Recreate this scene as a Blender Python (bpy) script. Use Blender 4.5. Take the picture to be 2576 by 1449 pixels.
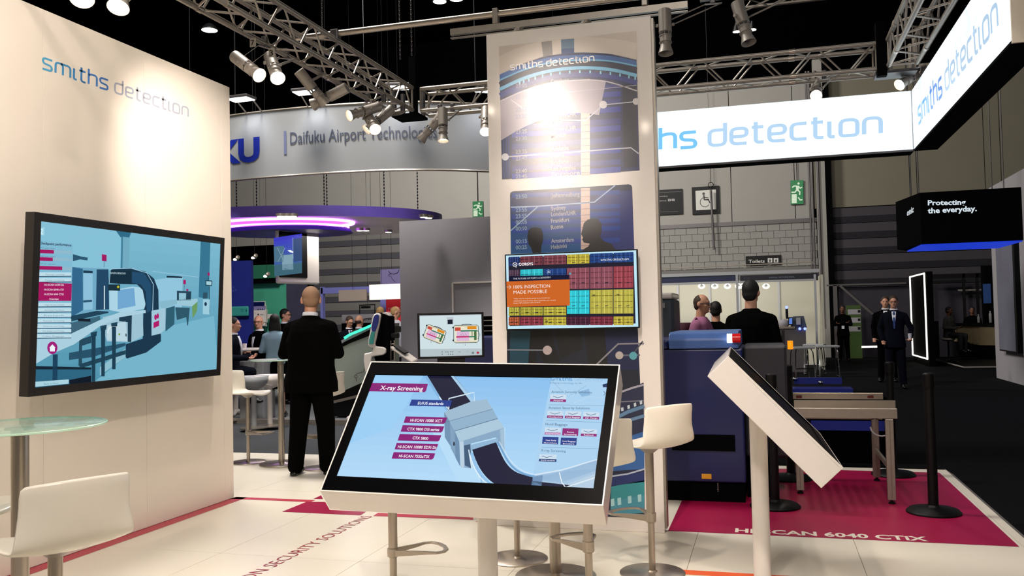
import bpy, bmesh, math, random
from mathutils import Vector, Matrix
sin, cos, PI = math.sin, math.cos, math.pi
SC = bpy.context.scene
for _o in list(bpy.data.objects): bpy.data.objects.remove(_o)
COL = SC.collection
R = random.Random(7)
V3 = Vector

# ------------------------------------------------------------------ camera
FPX, PITCH, ROLL, YAW, EYE = 2217.0, .034628, -.0217855, .280986, 1.5
_f0 = V3((-sin(YAW), cos(YAW), 0)); _x0 = V3((cos(YAW), sin(YAW), 0)); _z0 = V3((0, 0, 1))
CF = _f0*cos(PITCH)+_z0*sin(PITCH); _u0 = -_f0*sin(PITCH)+_z0*cos(PITCH)
CX = _x0*cos(ROLL)+_u0*sin(ROLL); CU = _u0*cos(ROLL)-_x0*sin(ROLL)
CAM = V3((0, 0, EYE))
cd = bpy.data.cameras.new('camera'); cam = bpy.data.objects.new('camera', cd); COL.objects.link(cam)
cd.sensor_width = 36; cd.lens = 36*FPX/2576; cd.clip_start = .05; cd.clip_end = 200
cam.matrix_world = Matrix(((CX.x, CU.x, -CF.x, 0), (CX.y, CU.y, -CF.y, 0), (CX.z, CU.z, -CF.z, EYE), (0, 0, 0, 1)))
SC.camera = cam

# measured positions: a photo point plus one known distance gives a place in the hall
def ray(px, py): return CF+CX*((px-1288)/FPX)-CU*((py-724.5)/FPX)
def pz(px, py, z=0.0): d = ray(px, py); return CAM+d*((z-EYE)/d.z)
def py_(px, py, y): d = ray(px, py); return CAM+d*(y/d.y)
def px_(px, py, x): d = ray(px, py); return CAM+d*(x/d.x)
def pd(px, py, D): return CAM+ray(px, py)*D

# ------------------------------------------------------------------ world, exposure
w = bpy.data.worlds.new('hall_air'); SC.world = w; w.use_nodes = True
w.node_tree.nodes['Background'].inputs[0].default_value = (.5, .6, .8, 1)
w.node_tree.nodes['Background'].inputs[1].default_value = .012
vs = SC.view_settings; vs.view_transform = 'Standard'; vs.look = 'None'; vs.exposure = 0; vs.gamma = 1
try: vs.use_curve_mapping = False
except Exception: pass

def lin(c):
    if isinstance(c, str):
        c = c.lstrip('#'); c = [int(c[i:i+2], 16)/255 for i in (0, 2, 4)]
        return tuple(x/12.92 if x <= .04045 else ((x+.055)/1.055)**2.4 for x in c)
    return tuple(c[:3])

def light(kind, name, loc, target, power, color, **kw):
    l = bpy.data.lights.new(name, kind); l.energy = power; l.color = lin(color)
    o = bpy.data.objects.new(name, l); COL.objects.link(o); o.location = loc
    if target is not None:
        o.rotation_euler = (V3(target)-V3(loc)).to_track_quat('-Z', 'Y').to_euler()
    for k, v in kw.items(): setattr(l, k, v)
    return o

WARM, WHITE, COOL = '#fff0e4', '#fff8f0', '#eef3ff'
HALLS = [  # area lights added out of view to fill the stage and wash the background
    ((-.8, -4.5, 9.0), (-1.6, 5, .5), 330, WHITE, 3.0),
    ((-6.0, 8.5, 10.8), (-6.5, 15.5, 1.0), 1500, WHITE, 2.5),
    ((-9, 21, 10.8), (-7, 32, 5.0), 2000, WHITE, 3.0),
    ((1, 21, 10.8), (2, 32, 7.5), 190, WHITE, 3.0),
    ((12, 19, 10.8), (13, 32, 9.5), 150, WARM, 3.0),
]
for i, (a, b, p, c, s) in enumerate(HALLS):
    light('AREA', 'hall_fill_light', a, b, p, c, shape='SQUARE', size=s)

# ------------------------------------------------------------------ materials
MATS = {}
def mat(name, color, rough=.5, metal=0., emit=0., coat=0., var=.06, scale=30., bump=0., spec=None):
    if name in MATS: return MATS[name]
    m = bpy.data.materials.new(name); m.use_nodes = True; nt = m.node_tree; b = nt.nodes['Principled BSDF']
    c = lin(color)
    tc = nt.nodes.new('ShaderNodeTexCoord'); nz = nt.nodes.new('ShaderNodeTexNoise'); nz.inputs['Scale'].default_value = scale
    nz.inputs['Detail'].default_value = 3
    mx = nt.nodes.new('ShaderNodeMix'); mx.data_type = 'RGBA'
    mx.inputs[6].default_value = (*[max(0, x*(1-var)) for x in c], 1); mx.inputs[7].default_value = (*[min(1, x*(1+var)) for x in c], 1)
    nt.links.new(tc.outputs['Object'], nz.inputs['Vector']); nt.links.new(nz.outputs['Fac'], mx.inputs[0])
    nt.links.new(mx.outputs[2], b.inputs['Base Color'])
    b.inputs['Roughness'].default_value = rough; b.inputs['Metallic'].default_value = metal
    if coat: b.inputs['Coat Weight'].default_value = coat; b.inputs['Coat Roughness'].default_value = .08
    if spec is not None: b.inputs['Specular IOR Level'].default_value = spec
    if emit:
        b.inputs['Emission Color'].default_value = (*c, 1); b.inputs['Emission Strength'].default_value = emit
    if bump:
        bp = nt.nodes.new('ShaderNodeBump'); bp.inputs['Strength'].default_value = bump; bp.inputs['Distance'].default_value = .01
        nt.links.new(nz.outputs['Fac'], bp.inputs['Height']); nt.links.new(bp.outputs['Normal'], b.inputs['Normal'])
    MATS[name] = m; return m

def mat_attr(name, emit=0., rough=.4, coat=0., coatr=.1, spec=.5):
    """flat print or screen picture: colours come from the mesh's own colour attribute"""
    if name in MATS: return MATS[name]
    m = bpy.data.materials.new(name); m.use_nodes = True; nt = m.node_tree; b = nt.nodes['Principled BSDF']
    a = nt.nodes.new('ShaderNodeVertexColor'); a.layer_name = 'Col'
    if emit:
        b.inputs['Base Color'].default_value = (.004, .004, .005, 1)
        nt.links.new(a.outputs['Color'], b.inputs['Emission Color']); b.inputs['Emission Strength'].default_value = emit
    else: nt.links.new(a.outputs['Color'], b.inputs['Base Color'])
    b.inputs['Roughness'].default_value = rough; b.inputs['Specular IOR Level'].default_value = spec
    if coat: b.inputs['Coat Weight'].default_value = coat; b.inputs['Coat Roughness'].default_value = coatr
    MATS[name] = m; return m

def glass(name, color, rough=.05, alpha=.35):
    if name in MATS: return MATS[name]
    m = bpy.data.materials.new(name); m.use_nodes = True; b = m.node_tree.nodes['Principled BSDF']
    b.inputs['Base Color'].default_value = (*lin(color), 1); b.inputs['Roughness'].default_value = rough
    b.inputs['Alpha'].default_value = alpha; b.inputs['Specular IOR Level'].default_value = .8
    MATS[name] = m; return m

# ------------------------------------------------------------------ object helpers
MW = {}     # world matrices of things
def tag(o, label=None, cat=None, group=None, kind=None):
    if label: o['label'] = label
    if cat: o['category'] = cat
    if group: o['group'] = group
    if kind: o['kind'] = kind
    return o
def thing(name, label, cat, loc=(0, 0, 0), rz=0., group=None):
    o = bpy.data.objects.new(name, None); COL.objects.link(o); o.location = loc; o.rotation_euler = (0, 0, rz)
    o.empty_display_size = .1; MW[o.name] = Matrix.Translation(loc) @ Matrix.Rotation(rz, 4, 'Z')
    return tag(o, label, cat, group)
def dup(root, loc=None, rz=None, label=None, group=None):
    r = root.copy(); COL.objects.link(r)
    if loc is not None: r.location = loc
    if rz is not None: r.rotation_euler = (0, 0, rz)
    if label: r['label'] = label
    if group: r['group'] = group
    MW[r.name] = Matrix.Translation(r.location) @ Matrix.Rotation(r.rotation_euler.z, 4, 'Z')
    for ch in list(root.children):
        c = ch.copy(); COL.objects.link(c); c.parent = r
        for g in list(ch.children):
            d = g.copy(); COL.objects.link(d); d.parent = c
    return r

def frame_from(z):
    z = V3(z).normalized(); a = V3((0, 0, 1)) if abs(z.z) < .95 else V3((1, 0, 0))
    x = a.cross(z).normalized(); return x, z.cross(x), z

class MB:
    def __init__(s): s.v = []; s.f = []; s.c = []
    def add(s, vs_, fs): n = len(s.v); s.v += [V3(v) for v in vs_]; s.f += [tuple(i+n for i in f) for f in fs]; return s
    def box(s, x0, x1, y0, y1, z0, z1):
        return s.add([(x, y, z) for z in (z0, z1) for y in (y0, y1) for x in (x0, x1)],
                     [(0, 2, 3, 1), (4, 5, 7, 6), (0, 1, 5, 4), (2, 6, 7, 3), (0, 4, 6, 2), (1, 3, 7, 5)])
    def obox(s, c, u, v, n, a, b, t0, t1):   # slab centred at c in plane u,v; half sizes a,b; from t0 to t1 along n
        c, u, v, n = V3(c), V3(u), V3(v), V3(n)
        return s.add([c+u*x+v*y+n*z for z in (t0, t1) for y in (-b, b) for x in (-a, a)],
                     [(0, 2, 3, 1), (4, 5, 7, 6), (0, 1, 5, 4), (2, 6, 7, 3), (0, 4, 6, 2), (1, 3, 7, 5)])
    def cyl(s, p0, p1, r0, r1=None, n=12, caps=True):
        p0, p1 = V3(p0), V3(p1); r1 = r0 if r1 is None else r1; x, y, z = frame_from(p1-p0)
        vs_ = [p+(x*cos(2*PI*i/n)+y*sin(2*PI*i/n))*r for p, r in ((p0, r0), (p1, r1)) for i in range(n)]
        fs = [(i, (i+1) % n, n+(i+1) % n, n+i) for i in range(n)]
        if caps: fs += [tuple(range(n))[::-1], tuple(range(n, 2*n))]
        return s.add(vs_, fs)
    def tube(s, pts, r, n=8, closed=False):
        pts = [V3(p) for p in pts]; m = len(pts); vs_ = []; prev = None
        for i, p in enumerate(pts):
            if closed: t = pts[(i+1) % m]-pts[i-1]
            else: t = pts[min(i+1, m-1)]-pts[max(i-1, 0)]
            t.normalize()
            if prev is None: x, y, _ = frame_from(t)
            else: x = (prev-t*prev.dot(t)).normalized(); y = t.cross(x)
            prev = x; rr = r[i] if isinstance(r, (list, tuple)) else r
            vs_ += [p+(x*cos(2*PI*k/n)+y*sin(2*PI*k/n))*rr for k in range(n)]
        fs = []
        for i in range(m if closed else m-1):
            j = (i+1) % m
            fs += [(i*n+k, i*n+(k+1) % n, j*n+(k+1) % n, j*n+k) for k in range(n)]
        if not closed: fs += [tuple(range(n))[::-1], tuple(range((m-1)*n, m*n))]
        return s.add(vs_, fs)
    def lathe(s, prof, p=(0, 0, 0), axis=(0, 0, 1), n=24, caps=True):   # prof: [(r, h)]
        x, y, z = frame_from(axis); p = V3(p); vs_ = []
        for r, h in prof: vs_ += [p+z*h+(x*cos(2*PI*k/n)+y*sin(2*PI*k/n))*r for k in range(n)]
        m = len(prof)
        fs = [(i*n+k, i*n+(k+1) % n, (i+1)*n+(k+1) % n, (i+1)*n+k) for i in range(m-1) for k in range(n)]
        if caps: fs += [tuple(range(n))[::-1], tuple(range((m-1)*n, m*n))]
        return s.add(vs_, fs)
    def prism(s, poly, d):      # 3-D polygon extruded by vector d
        n = len(poly); a = [V3(p) for p in poly]; b = [p+V3(d) for p in a]
        return s.add(a+b, [tuple(range(n))[::-1], tuple(range(n, 2*n))]+[(i, (i+1) % n, n+(i+1) % n, n+i) for i in range(n)])
    def ell(s, c, r, M=None, n=14, m=9):
        c = V3(c); vs_ = []; M = M or Matrix.Identity(3)
        for i in range(1, m):
            a = PI*i/m
            vs_ += [c+M @ V3((r[0]*sin(a)*cos(2*PI*k/n), r[1]*sin(a)*sin(2*PI*k/n), r[2]*cos(a))) for k in range(n)]
        vs_ += [c+M @ V3((0, 0, r[2])), c-M @ V3((0, 0, r[2]))]; t = (m-1)*n
        fs = [(i*n+k, (i+1)*n+k, (i+1)*n+(k+1) % n, i*n+(k+1) % n) for i in range(m-2) for k in range(n)]
        fs += [(t, k, (k+1) % n) for k in range(n)]+[(t+1, (m-2)*n+(k+1) % n, (m-2)*n+k) for k in range(n)]
        return s.add(vs_, fs)
    def caps(s, p0, p1, r0, r1, n=12):   # tapered capsule
        p0, p1 = V3(p0), V3(p1); L = (p1-p0).length
        prof = [(r0*sin(a), -r0*cos(a)) for a in (.2, .55, .95, 1.3)]+[(r0, 0), (r1, L)]+[(r1*cos(a), L+r1*sin(a)) for a in (.3, .65, 1., 1.35)]
        return s.lathe(prof, p0, p1-p0, n)
    def loft(s, rings):         # rings: lists of points, same count, closed, capped
        n = len(rings[0]); vs_ = [p for r in rings for p in r]
        fs = [(i*n+k, i*n+(k+1) % n, (i+1)*n+(k+1) % n, (i+1)*n+k) for i in range(len(rings)-1) for k in range(n)]
        fs += [tuple(range(n))[::-1], tuple(range((len(rings)-1)*n, len(rings)*n))]
        return s.add(vs_, fs)
    def build(s, name, m, parent=None, world=False, smooth=False, bevel=0., origin=None, fix=True, **t):
        vs_ = s.v; o = bpy.data.objects.new(name, bpy.data.meshes.new(name)); COL.objects.link(o)
        if parent is not None:
            root = parent
            while root.parent: root = root.parent
            if world: Mi = MW[root.name].inverted(); vs_ = [Mi @ v for v in vs_]
            o.parent = parent
        else:
            if origin is None:
                lo = V3([min(v[i] for v in vs_) for i in range(3)]); hi = V3([max(v[i] for v in vs_) for i in range(3)])
                origin = V3(((lo.x+hi.x)/2, (lo.y+hi.y)/2, lo.z))
            origin = V3(origin); vs_ = [v-origin for v in vs_]; o.location = origin; MW[o.name] = Matrix.Translation(origin)
        me = o.data; me.from_pydata([tuple(v) for v in vs_], [], s.f); me.update()
        if fix:
            bm = bmesh.new(); bm.from_mesh(me); bmesh.ops.recalc_face_normals(bm, faces=bm.faces); bm.to_mesh(me); bm.free()
        if isinstance(m, str): m = MATS[m]
        if m: me.materials.append(m)
        if smooth:
            me.shade_smooth() if hasattr(me, 'shade_smooth') else None
            if smooth != 'all':
                try: me.set_sharp_from_angle(angle=.7)
                except Exception: pass
        if bevel:
            b = o.modifiers.new('bevel', 'BEVEL'); b.width = bevel; b.segments = 2; b.limit_method = 'ANGLE'
        return tag(o, **t)

# ------------------------------------------------------------------ text
_TX = {}
def text_mesh(s, bold=0., res=2):
    k = (s, bold, res)
    if k in _TX: return _TX[k]
    cu = bpy.data.curves.new('t', 'FONT'); cu.body = s; cu.size = 1; cu.resolution_u = res; cu.offset = bold; cu.fill_mode = 'FRONT'
    o = bpy.data.objects.new('t', cu); COL.objects.link(o)
    dg = bpy.context.evaluated_depsgraph_get(); me = o.evaluated_get(dg).to_mesh()
    vs_ = [(v.co.x, v.co.y) for v in me.vertices]; fs = [tuple(p.vertices) for p in me.polygons]
    o.evaluated_get(dg).to_mesh_clear(); bpy.data.objects.remove(o); bpy.data.curves.remove(cu)
    if not vs_: vs_, fs = [(0, 0), (1, 0), (1, 1)], [(0, 1, 2)]
    x0 = min(v[0] for v in vs_); x1 = max(v[0] for v in vs_)
    vs_ = [((v[0]-x0), v[1]/.729) for v in vs_]      # cap height becomes 1
    _TX[k] = (vs_, fs, x1-x0); return _TX[k]

# the exhibitor's lettering, drawn as rounded strokes (x-height 1)
def fillet(pts, r, n=5):
    out = [pts[0]]
    for i in range(1, len(pts)-1):
        p0, p, p1 = V3((*pts[i-1], 0)), V3((*pts[i], 0)), V3((*pts[i+1], 0)); a = (p0-p); b = (p1-p)
        q = min(r, a.length*.5, b.length*.5); A = p+a.normalized()*q; B = p+b.normalized()*q
        for k in range(n+1):
            t = k/n; c = A*(1-t)**2+p*2*t*(1-t)+B*t*t; out.append((c.x, c.y))
    out.append(pts[-1]); return out
GL = {
 's': (.86, [[(.84, 1), (.06, 1), (.06, .53), (.80, .45), (.80, 0), (.02, 0)]]),
 'm': (1.42, [[(.06, 0), (.06, 1), (.70, 1), (.70, 0)], [(.5, 1), (1.36, 1), (1.36, 0)]]),
 'i': (.34, [[(.06, 1.0), (.06, 0), (.32, 0)]]),
 't': (.62, [[(.2, 1.34), (.2, 0), (.6, 0)], [(0, 1), (.58, 1)]]),
 'h': (.90, [[(.06, 1.45), (.06, 0)], [(.06, .86), (.3, 1), (.84, 1), (.84, 0)]]),
 'd': (.92, [[(.86, 1.45), (.86, 0), (.06, 0), (.06, 1), (.86, 1)]]),
 'e': (.90, [[(.84, 0), (.06, 0), (.06, 1), (.84, 1), (.84, .47), (.1, .47)]]),
 'c': (.82, [[(.80, 1), (.06, 1), (.06, 0), (.80, 0)]]),
 'o': (.92, [[(.45, 0), (.06, 0), (.06, 1), (.86, 1), (.86, 0), (.44, 0)]]),
 'n': (.90, [[(.06, 0), (.06, 1), (.84, 1), (.84, 0)]]),
 ' ': (.22, []),
}
def logo_mesh(s='smiths detection', wt=.15, gap=.2, fil=.3):
    vs_, fs, ch = [], [], []; x = 0
    for k, c in enumerate(s):
        wd, strokes = GL[c]
        for st in strokes:
            P = fillet(st, fil); n = len(P); b = len(vs_)
            for i, p in enumerate(P):
                q0 = P[max(i-1, 0)]; q1 = P[min(i+1, n-1)]; t = V3((q1[0]-q0[0], q1[1]-q0[1])) if False else Vector((q1[0]-q0[0], q1[1]-q0[1]))
                t.normalize(); nx, ny = -t.y*wt/2, t.x*wt/2
                vs_ += [(x+p[0]+nx, p[1]+ny), (x+p[0]-nx, p[1]-ny)]
            for i in range(n-1): fs.append((b+2*i, b+2*i+1, b+2*i+3, b+2*i+2)); ch.append(k)
        x += wd+gap
    return vs_, fs, x-gap, ch

# ------------------------------------------------------------------ flat pictures
class Paint:
    """builds a flat printed or lit picture on a plane at its real place; points given through T are photo points carried onto that plane"""
    def __init__(s, c, n, T=(1, 0, 0), eps=.0004):
        s.c = V3(c); s.n = V3(n).normalized(); s.T = T; s.e = eps; s.v = []; s.f = []; s.col = []
        if s.n.dot(CAM-s.c) < 0: s.n = -s.n
    def at(s, p, L=0):
        k, ox, oy = s.T; d = ray(p[0]/k+ox, p[1]/k+oy); c = s.c+s.n*(s.e*L); return CAM+d*((c-CAM).dot(s.n)/d.dot(s.n))
    def raw(s, pts, faces, color):
        n = len(s.v); s.v += pts
        for f in faces: s.f.append(tuple(i+n for i in f)); s.col.append(color if isinstance(color, tuple) else lin(color))
    def poly(s, pts, color, L=1): s.raw([s.at(p, L) for p in pts], [tuple(range(len(pts)))], color)
    def rect(s, x0, y0, x1, y1, color, L=1, sk=0, sl=0):   # sk: x shift of the bottom edge, sl: slope of top and bottom
        s.poly([(x0, y0), (x1, y0+sl*(x1-x0)), (x1+sk, y1+sl*(x1-x0)), (x0+sk, y1)], color, L)
    def grad(s, q, c0, c1, n=12, L=0, vert=True):            # q: tl,tr,br,bl
        a, b = lin(c0), lin(c1); tl, tr, br, bl = [Vector(p) for p in q]
        for i in range(n):
            t0, t1 = i/n, (i+1)/n; tm = i/(n-1); col = tuple(a[j]*(1-tm)+b[j]*tm for j in range(3))
            P = [tl.lerp(bl, t0), tr.lerp(br, t0), tr.lerp(br, t1), tl.lerp(bl, t1)] if vert else [tl.lerp(tr, t0), tl.lerp(tr, t1), bl.lerp(br, t1), bl.lerp(br, t0)]
            s.poly(P, col, L)
    def line(s, pts, wpx, color, L=2):
        n = len(pts); A, B = [], []
        for i, p in enumerate(pts):
            q0 = pts[max(i-1, 0)]; q1 = pts[min(i+1, n-1)]; t = Vector((q1[0]-q0[0], q1[1]-q0[1])); t.normalize()
            A.append((p[0]-t.y*wpx/2, p[1]+t.x*wpx/2)); B.append((p[0]+t.y*wpx/2, p[1]-t.x*wpx/2))
        s.raw([s.at(p, L) for p in A+B], [(i, i+1, n+i+1, n+i) for i in range(n-1)], color)
    def disc(s, c, r, color, L=2, ry=None, n=20): 
        ry = ry or r; s.poly([(c[0]+r*cos(2*PI*i/n), c[1]+ry*sin(2*PI*i/n)) for i in range(n)], color, L)
    def ring(s, c, r, wpx, color, L=2, ry=None, a0=0, a1=360, n=32):
        ry = ry or r; s.line([(c[0]+r*cos(math.radians(a0+(a1-a0)*i/n)), c[1]+ry*sin(math.radians(a0+(a1-a0)*i/n))) for i in range(n+1)], wpx, color, L)
    def text(s, t, bl, br, hpx, color, L=3, bold=0., shear=0., tl=None):
        vs_, fs, W = text_mesh(t, bold); B, Rr = s.at(bl, L), s.at(br, L); U = s.at(tl or (bl[0]+(br[1]-bl[1])*hpx/max(1, br[0]-bl[0]), bl[1]-hpx), L)
        ex = (Rr-B)/W; ey = U-B; s.raw([B+ex*(x+shear*y*W/ (W if W else 1)*.7)+ey*y for x, y in vs_], fs, color)
    def logo(s, bl, br, tl, colors, L=3, wt=.15, txt='smiths detection'):
        vs_, fs, W, ch = logo_mesh(txt, wt); B, Rr = s.at(bl, L), s.at(br, L); U = s.at(tl, L); ex = (Rr-B)/W; ey = U-B; n = len(s.v)
        s.v += [B+ex*x+ey*y for x, y in vs_]
        for f, k in zip(fs, ch): s.f.append(tuple(i+n for i in f)); s.col.append(lin(colors[min(k, len(colors)-1)]))
    def build(s, name, m, parent=None, **t):
        b = MB(); b.v = s.v; b.f = s.f
        o = b.build(name, m, parent, world=True, fix=False, **t)
        me = o.data; ca = me.color_attributes.new('Col', 'FLOAT_COLOR', 'CORNER'); i = 0
        flat = []
        for p, c in zip(me.polygons, s.col): flat += [c[0], c[1], c[2], 1.0]*p.loop_total
        ca.data.foreach_set('color', flat)
        return o
# ------------------------------------------------------------------ materials of the place
mat('wall_white', '#efe6d8', .75, var=.02, scale=3)
mat('floor_cream', '#e9e2d2', .32, var=.025, scale=2.2, bump=.02)
mat('joint_dark', '#4a443c', .9)
mat('carpet_dark', '#08080c', .95, spec=.1, var=.5, scale=160, bump=.4)
mat('carpet_grey', '#6f7374', .95, var=.15, scale=120, bump=.3)
mat('carpet_aisle', '#34383b', .95, var=.2, scale=120, bump=.3)
mat('red_print', '#b5384e', .4, var=.03); mat('magenta_print', '#8f1040', .38, var=.05, scale=6); mat('orange_print', '#e2582a', .4)
mat('cream_trim', '#cfc9b2', .5); mat('ramp_grey', '#8a8683', .5, .3)
mat('steel', '#b8ada0', .3, .85, var=.08, scale=8); mat('alu', '#9c948a', .38, .55, var=.1, scale=20)
mat('alu_dark', '#5c595a', .45, .5); mat('spot_grey', '#9a938b', .45, .35); mat('black', '#030304', .5, var=.2, spec=.25); mat('black_gloss', '#020203', .35, spec=.03)
mat('black_matt', '#040405', .95, spec=.05); mat('bezel', '#191615', .4); mat('white_lacquer', '#e3dcd6', .3, var=.02, coat=.3); mat('shell_white', '#efe8da', .3, var=.015, coat=.2)
mat('grey_shell', '#9a9da0', .45); mat('machine_blue', '#0a164e', .35, var=.05, coat=.2); mat('machine_blue_light', '#3a5a96', .35); mat('machine_grey', '#26262e', .5, .2)
mat('machine_slate', '#3b4450', .5); mat('hall_grey', '#8e8c87', .85, var=.05, scale=1.5); mat('hall_beige', '#6f6b5d', .85, var=.05, scale=1.2)
mat('hall_dark', '#020203', 1., spec=0.); mat('block_grey', '#84837f', .9, var=.08, scale=5, bump=.2); mat('mortar', '#6c6b68', .95)
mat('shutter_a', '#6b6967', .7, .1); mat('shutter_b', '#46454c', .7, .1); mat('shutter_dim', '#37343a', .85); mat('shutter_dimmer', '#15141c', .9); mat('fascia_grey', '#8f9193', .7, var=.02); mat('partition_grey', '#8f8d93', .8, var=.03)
mat('bulb', '#fff3dc', .5, emit=14); mat('bulb_hot', '#fff0d6', .5, emit=30); mat('lamp_cool', '#f2f8ff', .5, emit=9)
mat('lamp_soft', '#fff6e6', .5, emit=3.); mat('chrome', '#d8d8d8', .12, 1.); mat('brass_ring', '#c9b08a', .3, 1.)
glass('glass_green', '#b9dccb', .06, .45)
mat('glass_edge', '#bfe0c6', .2, emit=.12)

# ------------------------------------------------------------------ floor and stage
def st(b, name, m, **k): return b.build(name, m, kind='structure', **k)
ST_R, ST_B = 1.56, 9.08
st(MB().box(-32, 26, -8, 36, -.3, -.05), 'floor', 'carpet_dark')
base = st(MB().box(-8.5, ST_R, -3.9, ST_B, -.045, -.012), 'floor_stage', 'joint_dark')
pm = None
for i in range(11):
    for j in range(7):
        x0 = -8.5+i; y1 = ST_B-j*2; x1 = min(x0+.997, ST_R-.001); 
        if i in (0, 10):
            MB().box(x0, x1, max(y1-1.997, -3.9), y1, -.012, 0).build('floor_panel', 'floor_cream', base, world=True)
            continue
        if pm is None:
            o = MB().box(x0, x1, y1-1.997, y1, -.012, 0).build('floor_panel', 'floor_cream', base, world=True); pm = (o, x0, y1)
        elif j < 6:
            o = pm[0].copy(); COL.objects.link(o); o.parent = base; o.location = (x0-pm[1], y1-pm[2], 0)
        else: MB().box(x0, x1, -3.9, y1, -.012, 0).build('floor_panel', 'floor_cream', base, world=True)
st(MB().prism([(ST_R, -3.9, -.002), (ST_R+.07, -3.9, -.049), (ST_R, -3.9, -.049)], (0, ST_B+3.9+.06, 0)), 'trim_1', 'ramp_grey')
st(MB().prism([(-8.5, ST_B, -.002), (-8.5, ST_B+.06, -.049), (-8.5, ST_B, -.049)], (8.5+ST_R, 0, 0)), 'trim_2', 'ramp_grey')
# floor graphics (flat vinyl)
fp = Paint((0, 0, .0012), (0, 0, 1), eps=.0004)
def fpoly(pts, c, L=0): fp.raw([V3((x, y, .0012+.0004*L)) for x, y in pts], [tuple(range(len(pts)))], c)
def frect(x0, x1, y0, y1, c, L=0): fpoly([(x0, y0), (x1, y0), (x1, y1), (x0, y1)], c, L)
MAG, RED = '#9c0c42', '#b8344c'
frect(-.708, 1.474, 6.235, 8.905, MAG)
frect(-4.488, -4.375, -1.5, 6.75, RED)
frect(-4.488, -3.72, 6.665, 6.75, RED)
fp.T = (3.68, 560, 1220)
for q in ([(840, 128), (912, 95), (930, 130)], [(778, 155), (950, 157), (992, 230), (1328, 247), (1275, 281), (550, 247)],
          [(1440, 257), (2320, 300), (2320, 322), (1393, 286)]): fp.poly(q, MAG if q[0][0] < 1000 else RED, 1)
frect(-2.12, -1.93, 6.24, 6.32, RED)
frect(-.62, 1.45, 5.215, 5.305, '#e8602c')
fp.T = (3.3895, 1640, 1080)
fp.text('HI-SCAN 6040 CTiX', (708, 876), (2362, 953), 34, '#e9e2d2', 2, bold=.03, tl=(712, 842))
a, b = pz(691.8, 1432), pz(931, 1299); X0 = (a.x+b.x)/2; t1 = ' SECURITY SOLUTIONS'
W1 = text_mesh('SECURITY SOLUTIONS')[2]+.25; vs_, fs, WA = text_mesh('AVIATION SECURITY SOLUTIONS', -.008)
k = (b.y-a.y)/W1; y0 = b.y-k*WA
fp.raw([V3((X0-.098*y, y0+k*x, .0024)) for x, y in vs_], fs, '#9c2f40')
fo = fp.build('floor_lettering', mat_attr('vinyl_print', rough=.38), base)
# aisle and neighbouring platform on the left
tag(MB().box(-16, -4.2, ST_B+.08, 12.05, -.05, -.044).build('aisle_carpet', 'carpet_aisle'), 'dark grey carpet strip of the aisle behind the stand, left of the tall column', 'carpet', kind='structure')
tag(MB().box(-17, -3.2, 12.12, 26, -.05, 0).build('floor_neighbour', 'carpet_grey'), kind='structure')
tag(MB().box(-17, -3.2, 12.05, 12.12, -.045, .03).build('trim_3', 'alu'), kind='structure')

# ------------------------------------------------------------------ hall shell
HY = 32.0; HZ = 9.75; CE = 12.4
st(MB().box(-32, 26, -8.2, 36, CE, CE+.2), 'ceiling', 'hall_dark')
st(MB().box(-32.2, -32, -8, 36, -.3, CE), 'wall_far_left', 'hall_dark')
st(MB().box(26, 26.2, -8, 36, -.3, CE), 'wall_far_right', 'hall_dark')
st(MB().box(-32, 26, -8.2, -8, -.3, CE), 'wall_rear', 'hall_dark')
wb = st(MB().box(-32, 26, HY+.06, HY+.3, -.3, CE), 'wall_back', 'hall_dark')
# cladding panels of the back wall, upper part
wx = lambda px, py=500: py_(px, py, HY).x
wz = lambda px, py: py_(px, py, HY).z
xs = [-32, -26, -20, -15, -10.5, -7.2, -4.6, wx(1840), wx(2000), wx(2048), wx(2088), wx(2290), wx(2308), wx(2480), wx(2521), 18, 22, 26]
zL = wz(1850, 568)
for i in range(len(xs)-1):
    z0 = zL+.14 if xs[i] < wx(2030) else wz(2300, 512)
    MB().box(xs[i]+.012, xs[i+1]-.012, HY-.02, HY+.06, z0, HZ).build('cladding_panel', 'hall_grey' if xs[i] < wx(2030) else 'hall_beige', wb, world=True)
st(MB().box(-14, wx(2055), HY-.07, HY+.02, zL, zL+.14), 'trim_4', 'alu_dark')
# painted block work on the right
gx0, gx1 = wx(1640), wx(2052)
MB().box(-14, gx1, HY, HY+.06, -.05, zL).build('mortar_bed', 'mortar', wb, world=True)
bw, bh = .40, .25; n = 0
proto = None
z = zL-bh
while z > 2.9:
    off = (n % 2)*bw/2; x = gx0-off
    while x < gx1-.1:
        x1 = min(x+bw-.015, gx1)
        if abs(x1-x-bw+.015) < 1e-6:
            if proto is None: proto = (MB().box(x, x1, HY-.03, HY+.01, z+.012, z+bh).build('block', 'block_grey', wb, world=True), x, z)
            else:
                o = proto[0].copy(); COL.objects.link(o); o.parent = wb; o.location = (x-proto[1], 0, z-proto[2])
        else: MB().box(x, x1, HY-.03, HY+.01, z+.012, z+bh).build('block', 'block_grey', wb, world=True)
        x += bw
    z -= bh; n += 1
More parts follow.
